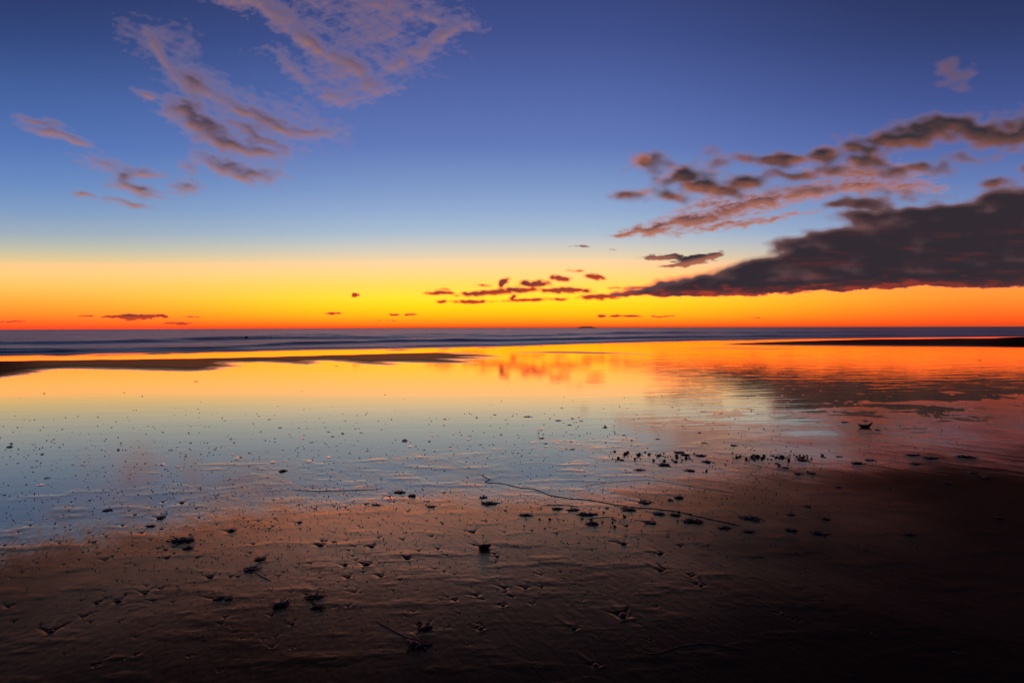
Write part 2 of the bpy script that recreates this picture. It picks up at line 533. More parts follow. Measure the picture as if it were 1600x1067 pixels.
def f_streaks(U_, V_):
    u1, v1 = warpd(U_, V_, 10, 5, 1.2, 273, 1.8, 3)
    m = blob(u1, v1, [(555, 461, 9, 3.6, -20, .9), (520, 489, 18, 1.8, 0, .9), (616, 491, 12, 1.8, 0), (640, 491, 13, 1.8, 0), (655, 498.5, 30, 1.6, 0),
                      (606, 499.5, 22, 1.4, 0), (937, 494, 10, 3, 0), (962, 494.5, 15, 2.2, 0), (988, 494.5, 18, 2.2, 0), (1035, 495, 24, 1.4, 0),
                      (1182, 497, 12, 1.4, 0, .8), (500, 466, 14, 1.8, -3, .5), (640, 471, 12, 2, 0, .5), (1240, 459, 20, 2, 0, .7), (1500, 453, 30, 3, -4, .8)], .08)
    n = fbm(U_ / 8, V_ / 3, 283, 5, .58)
    return sstep(-0.05, 0.65, m * 1.5 + n * 0.9) * 0.85


cloud('cirrus_cloud', 'broad feathery lilac cirrus fanned out at the top edge of the sky, left of centre', m_cirrus, 300, 770, -60, 185, 1.25, f_cirrus_veil, 27000, lr=6, lk=1.2)
cloud('cirrus_cloud', 'ragged dark-cored pink cloud trailing in curved streaks below the cirrus fan, upper left', m_cirrus, 180, 560, 20, 310, 1.25, f_cirrus_fall, 26000, lr=5, lk=1.1)
cloud('cloud_wisp', 'faint pinkish wisps low and left of the ragged dark-cored cloud', m_cirrus, 20, 340, 165, 335, 1.25, f_wisps, 26500)
cloud('altocumulus_cloud', 'scattered dark puffy clouds in a row above the large dark cloud bank on the right', m_puff, 930, 1830, 90, 325, 1.4, f_puffs, 22000, lr=5, lk=.8, litf=lit_puffs)
cloud('mackerel_cloud', 'long slanting streak of rippled orange-pink cloudlets between the puffy clouds and the bank', m_mack, 930, 1480, 245, 385, 1.25, f_mackerel, 23000)
cloud('cloud_bank', 'huge dark purple cloud bank with a flat red-lit base on the right above the sea', m_bank, 930, 1640, 290, 474, 1.4, f_bank, 20000, litf=lit_bank)
cloud('cloud_bank', 'far right end of the dark cloud bank beyond the edge of the view', m_bank, 1639, 3500, -60, 474, 6.0, f_bank, 20050, litf=lit_bank, edge=False)
cloud('cloud_scrap', 'thin forked brown cloud tail just above the tip of the dark bank', m_puff, 880, 1160, 375, 425, 1.25, f_tail, 21000)
cloud('strip_cloud', 'thin dark cloud strips strung out in the yellow glow left of the bank', m_low, 640, 1090, 415, 478, 1.1, f_strips, 24500)
cloud('low_cloud', 'small lone reddish cloud in the orange glow just above the left horizon', m_low, -20, 330, 485, 508, 1.1, f_lone, 25000)
for (lab, a, b, c, d) in (('tiny tuft of cloud in the yellow glow left of the cloud strips', 538, 572, 452, 470), ('short hair-thin cloud streak in the glow under the tiny cloud tuft', 495, 545, 484, 494),
                          ('left of two tiny cloud dashes low over the middle horizon', 600, 628, 486, 496), ('right of two tiny cloud dashes low over the middle horizon', 628.5, 656, 486, 496),
                          ('faint cloud dash touching the haze just above the middle horizon', 580, 626, 496.5, 503), ('longer cloud dash just above the middle horizon', 626.5, 700, 496.5, 503),
                          ('row of tiny cloud puffs low over the horizon below the bank tip', 920, 1012, 488, 500), ('hair-thin cloud line right of the row of tiny puffs', 1012.5, 1070, 490, 500),
                          ('lone tiny cloud dash in the orange gap under the dark bank', 1160, 1205, 492, 501)):
    cloud('cloud_streak', lab, m_low, a, b, c, d, 1.1, f_streaks, 25500)


# ------------------------------------------------------------------ things lying on the beach (photograph pixels)
# small pebbles, each at the point of a V-shaped scour mark: x, y, width in pixels
PEB_A = [(8, 853, 7), (80, 845, 6), (93, 850, 8), (147, 850, 10), (4, 869, 7), (52, 880, 6), (130, 866, 5), (124, 879, 7), (99, 887, 6),
         (176, 874, 6), (207, 856, 5), (248, 861, 8), (259, 864, 8), (271, 860, 8), (273, 870, 8), (310, 877, 9), (337, 879, 6),
         (359, 874, 6), (322, 885, 5), (277, 895, 6), (294, 894, 5), (316, 902, 6), (344, 904, 5), (360, 908, 6), (372, 909, 7), (396, 855, 8),
         (392, 870, 7), (35, 898, 7), (20, 909, 8), (183, 914, 6), (252, 927, 9), (167, 942, 7), (241, 947, 8), (271, 949, 8), (127, 946, 6),
         (130, 972, 9), (142, 980, 6), (64, 985, 7), (103, 988, 8), (22, 979, 8), (187, 980, 6), (239, 989, 6), (101, 1032, 7),
         (165, 1039, 6), (192, 1042, 9), (212, 1034, 9), (297, 1036, 9), (344, 1061, 9), (352, 974, 8), (346, 984, 9), (364, 991, 6),
         (502, 851, 7), (509, 851, 7), (522, 853, 8), (526, 854, 6), (542, 850, 7), (555, 860, 6), (545, 866, 7), (552, 875, 7), (556, 882, 7),
         (626, 914, 7), (627, 870, 6), (592, 846, 7), (675, 844, 7), (655, 867, 7), (685, 864, 7), (699, 874, 6), (486, 887, 6), (481, 868, 6), (434, 880, 6),
         (463, 894, 5), (444, 900, 6), (436, 907, 7), (415, 906, 7), (501, 911, 7), (494, 922, 5), (530, 917, 5), (424, 931, 5), (454, 926, 4), (455, 934, 6),
         (412, 942, 6), (542, 925, 6), (554, 934, 7), (557, 926, 4), (564, 934, 5), (615, 931, 6), (602, 940, 5), (680, 896, 6), (694, 900, 7),
         (711, 905, 7), (700, 941, 6), (690, 946, 6), (756, 945, 7), (775, 912, 5), (789, 934, 7), (797, 940, 6), (739, 957, 5), (647, 965, 8), (635, 972, 6), (629, 991, 5),
         (629, 1005, 6), (652, 1002, 7), (701, 991, 7), (731, 1020, 5), (425, 970, 10), (412, 1010, 7), (425, 1022, 8), (457, 1024, 9),
         (599, 1032, 5), (682, 1029, 6), (846, 925, 9), (832, 952, 9), (801, 941, 8), (846, 905, 7), (875, 901, 8), (881, 855, 6), (872, 865, 5),
         (907, 892, 5), (925, 866, 6), (1064, 859, 9), (1106, 860, 7), (1160, 849, 5), (1045, 845, 6), (1019, 851, 5), (1192, 879, 7), (999, 939, 7),
         (1025, 957, 9), (939, 938, 6), (950, 947, 5), (909, 947, 6), (879, 916, 6), (922, 997, 5), (965, 998, 6), (1004, 987, 5), (1016, 1011, 9),
         (840, 1053, 9), (1085, 1034, 5), (1285, 947, 6), (1277, 963, 8), (1222, 969, 10), (1364, 1002, 10), (1435, 1026, 6),
         (1517, 930, 8), (1347, 900, 7), (41, 757, 6), (232, 755, 6), (331, 738, 5), (277, 743, 5), (162, 765, 6), (184, 770, 5), (140, 782, 7), (112, 784, 7),
         (82, 778, 5), (255, 784, 9), (254, 791, 5), (307, 795, 6), (211, 805, 7), (311, 810, 7), (381, 812, 6), (339, 822, 6), (290, 824, 5),
         (192, 822, 8), (139, 834, 7), (146, 839, 6), (166, 840, 6), (252, 829, 7), (332, 839, 6), (29, 832, 7), (47, 821, 6), (10, 801, 5),
         (99, 805, 5), (87, 817, 5), (73, 811, 5), (102, 824, 6), (110, 821, 5), (110, 829, 6), (102, 830, 4), (364, 757, 5), (357, 750, 4), (387, 754, 4), (206, 835, 5),
         (234, 797, 4), (202, 798, 5), (285, 772, 5), (366, 776, 4), (337, 776, 5), (297, 839, 6), (397, 825, 5), (384, 827, 6), (680, 735, 5), (489, 764, 6),
         (500, 764, 5), (404, 817, 8), (431, 813, 6), (421, 830, 8), (427, 826, 6), (492, 797, 7), (522, 793, 6), (540, 795, 8), (544, 799, 6), (551, 817, 6),
         (561, 826, 6), (576, 813, 6), (585, 811, 5), (592, 806, 6), (616, 786, 7), (597, 781, 6), (609, 777, 8), (668, 786, 8), (572, 790, 8),
         (694, 771, 6), (522, 837, 6), (592, 846, 5), (760, 819, 8), (777, 817, 6), (790, 801, 7), (682, 814, 5), (691, 823, 6), (611, 839, 5), (789, 837, 7),
         (945, 756, 5), (979, 739, 6), (985, 739, 5), (937, 797, 6), (950, 797, 7), (852, 831, 6), (869, 831, 6), (831, 834, 8), (881, 818, 7), (870, 840, 7), (979, 827, 9),
         (1136, 782, 7), (1129, 793, 6), (1092, 770, 6), (979, 844, 8), (845, 797, 7), (813, 774, 4), (812, 757, 5), (1267, 692, 5), (1407, 665, 5), (1249, 655, 3), (776, 826, 4)]
_r = random.Random(5)
while len(PEB_A) < 296:
    x = _r.uniform(5, 1150); y = _r.uniform(748, 1045)
    if y < 800 - (x - 0) * .04 or (x > 800 and _r.random() < .5):
        continue
    if min((x - p[0]) ** 2 + 4 * (y - p[1]) ** 2 for p in PEB_A) > 20 ** 2:
        PEB_A.append((x, y, _r.choice((4, 5, 5, 6, 7))))
# bigger stones and shells with a scour mark: x, y, width, label, kind
PEB_B = [(165, 879, 11, 'dark stone with a scour wing each side, near the left edge of the sand', 'stone'),
         (261, 878, 10, 'dark stone just below a row of four V marks at the lower left', 'stone'),
         (329, 909, 12, 'dark oval stone below the long weed tangle, lower left', 'stone'),
         (227, 934, 11, 'squat dark stone alone in plain brown sand at the lower left', 'shell'),
         (152, 950, 11, 'dark stone left of the long tilted shell near the bottom left', 'stone'),
         (185, 947, 14, 'long tilted dark shell lying in the sand near the bottom left', 'shell'),
         (15, 955, 11, 'dark stone at the left edge of the near sand', 'stone'),
         (79, 996, 14, 'wide dark shell half sunk in the very dark sand at the bottom left corner', 'shell'),
         (151, 1051, 11, 'dark stone closest to the bottom edge on the left', 'stone'),
         (235, 847, 8, 'small dark stone under the left end of the long weed tangle', 'stone'),
         (362, 833, 17, 'big ridged dark shell with three long scour furrows behind it, left of the middle', 'shell'),
         (284, 786, 10, 'round dark shell at the edge of the blue wet film, left', 'shell'),
         (313, 764, 7, 'single round stone inside the blue sheen on the left', 'stone'),
         (222, 835, 9, 'dark stone with wide wings beside the short bar of weed, left', 'stone'),
         (468, 820, 11, 'dark shell with long furrow alone above the row of paired pebbles', 'shell'),
         (502, 858, 13, 'dark shell directly under the tight pair of pebbles left of centre', 'shell'),
         (581, 860, 13, 'round dark shell with a bright lip of sand in front, left of centre', 'shell'),
         (539, 890, 11, 'dark shell with a tall scour wing left of the shell with the red pebble', 'shell'),
         (544, 909, 11, 'pale ridged scallop shell half buried in the brown sand', 'shell'),
         (573, 888, 15, 'fat dark shell with a small red pebble touching its front left side', 'shell'),
         (596, 907, 11, 'dark stone drawn out to the left, below right of the fat shell', 'stone'),
         (637, 879, 12, 'dark stone with a sharp top between the fat shell and the black rock', 'stone'),
         (544, 956, 9, 'small dark stone alone in the middle of plain sand, lower centre left', 'stone'),
         (745, 938, 12, 'dark stone with a double wing, lower centre', 'stone'),
         (711, 946, 10, 'dark stone trailing small chips to its left, lower centre', 'stone'),
         (789, 926, 11, 'dark red-brown stone above a cluster at the lower centre', 'stone'),
         (786, 954, 13, 'dark stone at the lower end of the diagonal furrow, lower centre', 'stone'),
         (751, 992, 14, 'dark winged shell alone near the bottom, right of the weed clumps', 'shell'),
         (457, 985, 11, 'round dark shell below the split weed clumps', 'shell'),
         (637, 802, 8, 'small dark stone with a furrow above the black rock to the left', 'stone'),
         (739, 837, 12, 'dark winged stone just up the beach from the black rock', 'stone'),
         (821, 926, 12, 'dark stone with sagging wings right of the lower centre', 'stone'),
         (975, 856, 14, 'pale rimmed dark shell with a bright edge, right of centre', 'shell'),
         (1031, 871, 14, 'flat dark shell right of the pale rimmed one', 'shell'),
         (1032, 897, 15, 'knobbly dark stone in near-black sand, lower right of centre', 'stone'),
         (1081, 906, 12, 'rounded dark stone above another in near-black sand on the right', 'stone'),
         (1094, 922, 15, 'flat dark stone at the end of a dark furrow on the right', 'stone'),
         (974, 971, 22, 'largest dark winged shell in the near sand right of centre', 'shell'),
         (897, 992, 14, 'dark stone with pointed wings near the bottom right of centre', 'stone'),
         (931, 1052, 15, 'dark winged shell at the bottom edge right of centre', 'shell'),
         (1246, 979, 11, 'dark stone in the black lower right corner sand', 'stone'),
         (1491, 1032, 13, 'dark stone furthest into the black lower right corner', 'stone'),
         (860, 742, 7, 'small dark stone ending a long straight furrow at the edge of the blue sheen', 'stone')]
ROCK = (757, 861, 15)
REDS = [(777, 876, 9, 'dark red pebble just below right of the black rock'), (568, 894, 6, 'small red pebble touching the front of the fat dark shell')]
# weed clumps: x, y, width, height, label
WEEDS = [(285, 850, 40, 9, 'long dark weed tangle stretched across the brown sand at the left'),
         (294, 862, 18, 9, 'spiky dark weed tuft just under the long tangle at the left'),
         (341, 944, 15, 8, 'left of two dark weed tufts side by side, lower left'), (357, 944, 15, 8, 'right of two dark weed tufts side by side, lower left'),
         (391, 897, 26, 9, 'dark weed clump at the top end of a dark trailing stem, lower left'),
         (407, 881, 18, 7, 'ring-shaped flat dark weed clump above the trailing stem'),
         (439, 954, 28, 17, 'tallest rounded mound of dark weed with bright sand on its left, lower left of centre'),
         (491, 942, 30, 10, 'upper of two ragged weed clumps with pale gaps, lower left of centre'), (497, 959, 25, 9, 'lower of two ragged weed clumps, lower left of centre'),
         (665, 992, 26, 12, 'loose open weed clump in the dark sand near the bottom centre'), (655, 984, 9, 6, 'small weed sprig touching the loose open clump from above'),
         (655, 1020, 42, 14, 'largest black weed clump, nearest the bottom edge at the centre'),
         (167, 798, 14, 5, 'small weed scrap on the edge of the blue sheen, far left'), (251, 810, 16, 9, 'bushy weed tuft at the left with a flat foot'),
         (235, 824, 16, 4, 'short flat bar of weed below the bushy tuft at the left'), (442, 736, 14, 5, 'weed scrap inside the blue sheen left of centre'),
         (625, 770, 20, 5, 'dark weed scrap at the head of a short diagonal line of weed, centre left'), (644, 776, 15, 6, 'dark weed scrap at the lower end of the short diagonal line, centre left'),
         (587, 791, 15, 3, 'thin dash of weed right of a pebble, centre left'), (674, 794, 16, 4, 'thin flat weed dash below the diagonal line'),
         (756, 779, 14, 4, 'faint weed scrap under the bend of the long line'), (765, 789, 28, 5, 'tadpole-shaped weed strip with a tail to the right, centre'),
         (972, 719, 9, 4, 'round weed tuft at the lower left of the scattered weed band'), (960, 706, 7, 4, 'round weed tuft at the upper left of the scattered weed band'),
         (1029, 712, 9, 5, 'dark weed knob in the middle of the scattered weed band'), (1071, 711, 16, 5, 'solid weed clump at the right of the first scattered band'),
         (1062, 707, 18, 4, 'thin weed strip above the solid clump of the first scattered band'), (1037, 727, 20, 7, 'bushy weed clump on the near side of the first scattered band'),
         (1056, 722, 7, 7, 'upright weed knob right of the bushy clump in the first scattered band'), (1104, 722, 16, 5, 'weed clump between the two scattered bands'),
         (1095, 712, 20, 4, 'thin weed streak bridging the two scattered bands'), (1000, 735, 18, 3, 'flat weed bar below the first scattered band'),
         (1079, 736, 18, 4, 'flat faint weed patch below right of the first scattered band'), (1009, 788, 24, 7, 'smooth dark weed hump above the long line, right of centre'),
         (1060, 780, 15, 9, 'weed tuft right of the smooth hump, raised at its right end'), (1047, 784, 10, 4, 'small weed scraps left of the raised tuft'),
         (984, 800, 26, 8, 'dark weed pad just under the long line, right of centre'), (1029, 807, 20, 8, 'left part of a green-black weed patch under the long line'),
         (1055, 809, 18, 5, 'right part of a green-black weed patch under the long line'), (1085, 820, 34, 5, 'long thin weed mat in the dark sand right of the long line'),
         (1175, 815, 30, 7, 'weed mat in near-black sand on the right of the line'), (917, 808, 30, 5, 'weed mat with a ragged left end, right of centre'),
         (896, 800, 20, 5, 'weed pad at the start of a cluster, right of centre'), (822, 809, 20, 5, 'oval weed pad standing alone left of the cluster'),
         (927, 824, 22, 8, 'thick weed pad below the mats, right of centre'), (1017, 822, 20, 7, 'broken weed pad between pale sand ripples, right of centre'),
         (1131, 830, 20, 6, 'faint weed pad in near-black sand, right'), (1170, 836, 20, 5, 'faint weed pad nearest the right of the long line'),
         (871, 798, 18, 5, 'string of tiny weed tufts under a curved stem, right of centre'),
         (1371, 672, 9, 3, 'small dark chip just right of the upturned driftwood'), (1352, 658, 8, 2, 'thin dark chip just beyond the upturned driftwood'),
         (1320, 660, 14, 2, 'thin weed dash left of the upturned driftwood'), (1312, 714, 12, 2, 'thin weed dash right of the dense band'),
         (1287, 715, 8, 2, 'tiny weed dash at the right end of the dense band'), (1254, 720, 18, 4, 'weed pad under the right end of the dense band'),
         (1226, 732, 14, 3, 'flat weed dash below the dense band'), (1214, 725, 9, 3, 'short weed dash right below the dense band'), (1340, 725, 22, 4, 'slanting weed dash in the dark sand, right'),
         (1360, 720, 16, 3, 'weed dash above right of the slanting one'), (1247, 742, 14, 4, 'left of two weed pads below the dense band'), (1268, 741, 12, 4, 'right of two weed pads below the dense band'),
         (1426, 712, 22, 3, 'weed streak in the dark sand towards the right edge'), (1455, 717, 26, 3, 'longer weed streak towards the right edge'),
         (1510, 715, 26, 4, 'weed streak furthest to the right in the dark sand'), (1431, 726, 20, 3, 'weed streak below the pair near the right edge'),
         (1262, 796, 12, 4, 'weed scrap in near-black sand, mid right'), (1236, 809, 14, 4, 'faint weed scrap below another, mid right'), (1290, 816, 16, 5, 'dark weed tuft in near-black sand, mid right'),
         (1236, 834, 22, 6, 'greenish weed pad, left of two in the black sand at right'), (1282, 840, 26, 8, 'greenish weed pad, right of two in the black sand at right'),
         (1522, 741, 12, 3, 'faint weed scrap by the right edge'), (1540, 749, 20, 4, 'faint weed pad by the right edge'), (1482, 758, 16, 3, 'faint weed dash left of the right edge pads'),
         (1310, 764, 10, 3, 'lone weed dash mid right'), (1420, 841, 18, 5, 'weed tuft in the blackest sand on the right'), (1560, 815, 14, 4, 'weed tuft close to the right edge in black sand'),
         (525, 572, 5, 1.4, 'lone dark lump on the yellow wet film close to the left sand bar'), (848, 554, 6, 1.6, 'lone dark lump on the orange film near the thin middle bar'),
         (1530, 563, 7, 1.6, 'lone dark lump on the orange film at the right'), (306, 596, 7, 1.6, 'weed dash on the yellow film in front of the left sand bar'),
         (822, 651, 9, 2, 'weed dash on the pale gold film at the centre'), (945, 668, 9, 2.4, 'weed scrap on the film above the first scattered band'),
         (1093, 676, 6, 2, 'dark speck cluster above the second scattered band'), (890, 664, 8, 1.8, 'thin weed dash right of the gold film weed'),
         (773, 648, 6, 1.5, 'thin weed dash left on the gold film'), (846, 685, 9, 1.6, 'thin weed dash on the blue sheen, centre'), (853, 693, 9, 1.5, 'lower thin weed dash on the blue sheen, centre'),
         (895, 702, 9, 1.8, 'thin weed dash left of the scattered band'), (1146, 696, 12, 3, 'weed scrap above the gap between the two bands'), (1100, 692, 10, 2, 'string of dots above the gap between the two bands'),
         (1028, 686, 8, 1.6, 'thin weed dash above the first band'), (975, 680, 8, 1.6, 'thin weed dash higher above the first band')]
BAND = [(950, 1085, 703, 726, 80), (1145, 1262, 710, 720, 95), (1095, 1300, 704, 748, 45), (800, 1080, 795, 830, 50), (840, 1000, 655, 700, 30), (1085, 1200, 685, 705, 18)]


def local_px(x, y):
    """metres per photograph pixel (sideways) at that place of the beach"""
    a = ground(x - .5, y); b = ground(x + .5, y)
    return (b - a).length


# ------------------------------------------------------------------ beach ground: one relief sheet
FLOW = Vector((-0.50, 0.866, 0))            # the backwash ran this way, towards the sea

SHORE_PX = [(-400, 561), (0, 555.5), (300, 550), (600, 545.5), (800, 541.3), (1000, 535), (1200, 530.6), (1400, 528), (1600, 526), (2400, 520)]
sp = [ground(x, y) for x, y in SHORE_PX]
SH_T = np.array([p.x / p.y for p in sp]); SH_Y = np.array([p.y for p in sp])
SH_N = np.array([(1, 0)])


def shore_dist(x, y):
    """metres seaward of the waterline"""
    t = x / np.maximum(y, 0.01)
    line = np.interp(t, SH_T, SH_Y)
    line = np.where(t > SH_T[-1], SH_Y[-1] * 1.0, line)
    return (y - line) * 0.92


def px_poly(pts):
    return np.array([[*ground(x, y).xy] for x, y in pts])


BAR_L = px_poly([(-900, 572), (-300, 568), (0, 564.3), (150, 562.3), (300, 560.3), (420, 557.6), (520, 555), (600, 552.8), (690, 550.8), (740, 550.2), (755, 551.5), (700, 552.6),
                 (760, 554.2), (792, 557.2), (735, 557.8), (790, 561.6), (706, 561.6), (758, 567.3), (690, 567.6), (608, 566.2), (636, 570.4), (600, 571),
                 (560, 568.6), (500, 563.6), (494, 565), (508, 567.2), (480, 570.2), (440, 568), (400, 566), (358, 566.4), (388, 572.6), (360, 573.6), (345, 578.2), (300, 580.4),
                 (240, 580.6), (205, 578.4), (140, 577.2), (85, 576.8), (62, 581.5), (48, 584.5), (20, 589), (0, 592.5), (-200, 600), (-900, 620)])
BAR_M = px_poly([(790, 550.0), (860, 549.0), (905, 549.0), (960, 550.8), (1010, 552.4), (1050, 553.8), (1010, 553.8), (930, 553.0), (870, 552.3), (810, 551.6)])
BAR_N = px_poly([(1025, 543.2), (1070, 543.0), (1160, 543.4), (1240, 544.4), (1310, 545.6), (1200, 545.6), (1110, 544.8)])
BAR_R = px_poly([(1110, 538.6), (1150, 536.2), (1220, 533.8), (1300, 531.6), (1350, 530.2), (1400, 529.3), (1500, 527.9), (1600, 526.8), (1900, 524), (2400, 522),
                 (2400, 546), (1900, 544), (1600, 542.6), (1500, 541.6), (1400, 540.9), (1300, 540.1), (1200, 539.3)])
BAR_S = px_poly([(800, 557.4), (850, 559.2), (900, 561.4), (880, 561.6), (830, 560.0)])


def poly_sd(x, y, poly):
    """signed distance, positive inside"""
    d = np.full(x.shape, 1e9); inside = np.zeros(x.shape, bool)
    n = len(poly)
    for i in range(n):
        ax, ay = poly[i]; bx, by = poly[(i + 1) % n]
        ex, ey = bx - ax, by - ay
        t = np.clip(((x - ax) * ex + (y - ay) * ey) / (ex * ex + ey * ey), 0, 1)
        d = np.minimum(d, np.hypot(x - ax - t * ex, y - ay - t * ey))
        c = ((ay > y) != (by > y))
        with np.errstate(divide='ignore', invalid='ignore'):
            xi = (bx - ax) * (y - ay) / (by - ay if by != ay else 1e-9) + ax
        inside ^= c & (x < xi)
    return np.where(inside, d, -d)


# where the standing film of water ends on the near side
EDGE = px_poly([(-700, 860), (-300, 826), (0, 795), (90, 782), (180, 769), (300, 755), (400, 745), (520, 732), (640, 727), (760, 728), (840, 728), (900, 714), (960, 700), (1030, 686),
                (1110, 678), (1200, 668), (1290, 655), (1380, 645), (1500, 628), (1600, 612), (2000, 590), (2800, 570)])


def edge_dist(x, y):
    """metres on the landward side of the film's edge (positive = damp sand)"""
    d = np.full(x.shape, 1e9)
    for i in range(len(EDGE) - 1):
        ax, ay = EDGE[i]; bx, by = EDGE[i + 1]; ex, ey = bx - ax, by - ay
        t = np.clip(((x - ax) * ex + (y - ay) * ey) / (ex * ex + ey * ey), 0, 1)
        d = np.minimum(d, np.hypot(x - ax - t * ex, y - ay - t * ey))
    yl = np.interp(x, EDGE[:, 0], EDGE[:, 1])
    return np.where(y < yl, d, -d)


def relief(x, y, marks=True):
    s = shore_dist(x, y)
    a = x * FLOW.x + y * FLOW.y; b = -x * FLOW.y + y * FLOW.x
    r = np.hypot(x, y)
    near = np.clip(1.0 - (r - 9.0) / 8.0, 0.0, 1.0)
    e = edge_dist(x, y)
    e = e * (5.0 / np.clip(r, 3.2, 20.0)) ** 1.5
    base = -0.020 + 0.020 * sstep(-3.5, 0.15, e) + 0.012 * sstep(0.0, 2.4, e) + 0.014 * sstep(0.5, 3.5, e) + 0.05 * sstep(4, 14, e)
    rip = fbm(a / 0.55, b / 0.07, 301, 4, .55) * 0.0004 + fbm(a / 0.9, b / 0.22, 311, 4) * 0.0004 + fbm(x / 0.035, y / 0.035, 321, 3) * 0.0006
    wide = fbm(x / 1.3, y / 0.9, 331, 4) * 0.005
    z = base + (rip + wide * np.exp(-np.abs(e) / 2.5)) * near * sstep(-4.5, -0.3, e)
    # low sand swells that break the film into patches
    z = z + 0.0045 * np.maximum(fbm(x / 0.40, y / 0.16, 341, 4) - 0.05, 0) * sstep(-3.0, -.6, e) * near
    # flecks of sand just breaking the film
    z = z + 0.06 * np.maximum(fbm(x / 0.16, y / 0.10, 345, 3) - 0.34, 0) * sstep(-5.5, -3.0, e) * (1 - sstep(-.8, 0, e)) * near
    for poly, h, w_ in ((BAR_L, 0.065, 0.6), (BAR_M, 0.035, 0.7), (BAR_N, 0.035, 0.8), (BAR_R, 0.13, 1.5), (BAR_S, 0.03, 0.5)):
        lo = poly.min(axis=0) - 4; hi = poly.max(axis=0) + 4
        sel = (x > lo[0]) & (x < hi[0]) & (y > lo[1]) & (y < hi[1])
        if sel.any():
            sd = poly_sd(x[sel], y[sel], poly) + fbm(x[sel] / 1.6, y[sel] / 1.2, 351, 4) * 0.35
            z[sel] = np.maximum(z[sel], -0.02 + 0.02 * sstep(-w_, 0, sd) + h * sstep(0, w_ * 2.2, sd) + 0.002 * np.sign(sd))
    # low swash ridge along the waterline
    ridge = np.exp(-((s + 1.9 - fbm(x / 9, y / 9, 361, 3) * .6) / 0.36) ** 2) * 0.060 * sstep(12.0, -6.0, x)
    z = np.maximum(z, -0.02 + ridge * np.clip(1 + fbm(x / 1.5, y / 1.5, 371, 3) * .5, .4, 1.5))
    z = z - np.clip(s, 0, 60) * 0.03
    return z


def add_marks(X2, Y2, Z2):
    """scour marks: a V of two furrows running seaward from each stone, a lip of sand in front"""
    fx, fy = FLOW.x, FLOW.y
    marks = [(x, y, w_) for x, y, w_ in PEB_A] + [(p[0], p[1], p[2]) for p in PEB_B] + [ROCK]
    marks += [(p[0], p[1], p[2] * .9) for p in REDS] + [(q[0], q[1], min(q[2], 18) * .8) for q in WEEDS if q[3] >= 7]
    pts = [(ground(x, y), w_ * local_px(x, y)) for x, y, w_ in marks]
    for c, s_ in pts:
        s_ = min(s_ * .55, 0.055)
        R_ = s_ * 9 + .02
        t0 = math.atan2(c.x, c.y); r_c = math.hypot(c.x, c.y)
        i = np.searchsorted(GT, t0); j = np.searchsorted(-GR, -r_c)
        dti = R_ / r_c
        i0, i1 = np.searchsorted(GT, t0 - dti), np.searchsorted(GT, t0 + dti)
        j0, j1 = np.searchsorted(-GR, -(r_c + R_)), np.searchsorted(-GR, -(r_c - R_))
        if i1 - i0 < 2 or j1 - j0 < 2:
            continue
        xs = X2[j0:j1, i0:i1] - c.x; ys = Y2[j0:j1, i0:i1] - c.y
        th = random.uniform(-.25, .25)
        f2 = (fx * math.cos(th) - fy * math.sin(th), fx * math.sin(th) + fy * math.cos(th))
        a = (xs * f2[0] + ys * f2[1]) / s_; b = (-xs * f2[1] + ys * f2[0]) / s_
        L = random.uniform(1.4, 5.0)
        k = random.uniform(.32, .85)
        aw = random.uniform(.20, .36)
        arm = np.exp(-((np.abs(b) - 0.35 - k * np.maximum(a, 0)) / aw) ** 2) * sstep(-0.9, 0.1, a) * (1 - sstep(L * .35, L, a))
        side = np.where(b * random.choice((1, -1)) > 0, 1.0, random.uniform(.0, .95))
        tail = np.exp(-(b / 0.55) ** 2) * sstep(.2, 1.2, a) * (1 - sstep(L * .8, L * 1.9, a))
        moat = np.exp(-((np.hypot(a, b) - .6) / .38) ** 2)
        lip = np.exp(-((a + 1.05 + .25 * b * b) / .34) ** 2) * np.exp(-(b / 1.0) ** 2)
        amp = s_ * random.uniform(.09, .19)
        Z2[j0:j1, i0:i1] += amp * (-0.85 * arm * side + 0.30 * tail - .65 * moat + .40 * lip)


NT = 1200
fine_t = np.linspace(math.radians(-49), math.radians(49), NT)
coarse = np.radians(np.concatenate([np.linspace(51, 180, 44)]))
GT = np.concatenate([-coarse[::-1], fine_t, coarse])
rr = H / np.linspace(H / 70.0, H / 1.75, 590)
GR = np.concatenate([[900., 400., 200., 130., 95.], rr, [1.5, 1.1, .7, .3]])
TT, RR = np.meshgrid(GT, GR)
GX, GY = RR * np.sin(TT), RR * np.cos(TT)
GZ = relief(GX, GY)
add_marks(GX, GY, GZ)
GZ = np.where(RR > 90, GZ - 0.02, GZ)
GZ[:, 0] = GZ[:, -1] = 0.5 * (GZ[:, 0] + GZ[:, -1])
verts = np.stack([GX, GY, GZ], -1).reshape(-1, 3)
sand_me = mesh_np('wet_sand', verts, grid_faces(*GX.shape), up=True)


def ground_z(x, y):
    """height of the sheet at a point, from its own grid"""
    t = math.atan2(x, y); r = math.hypot(x, y)
    i = int(np.clip(np.searchsorted(GT, t), 1, len(GT) - 1)); j = int(np.clip(np.searchsorted(-GR, -r), 1, len(GR) - 1))
    return float(GZ[j - 1:j + 1, i - 1:i + 1].mean())


def principled(m, g, color, rough, ior=1.5, normal=None, spec=None, metallic=0.0):
    b = m.node_tree.nodes.new('ShaderNodeBsdfPrincipled')
    g.put(b.inputs['Base Color'], color); g.put(b.inputs['Roughness'], rough); g.put(b.inputs['IOR'], ior)
    g.put(b.inputs['Metallic'], metallic)
    if spec is not None:
        g.put(b.inputs['Specular IOR Level'], spec)
    if normal is not None:
        m.node_tree.links.new(normal.s, b.inputs['Normal'])
    return b


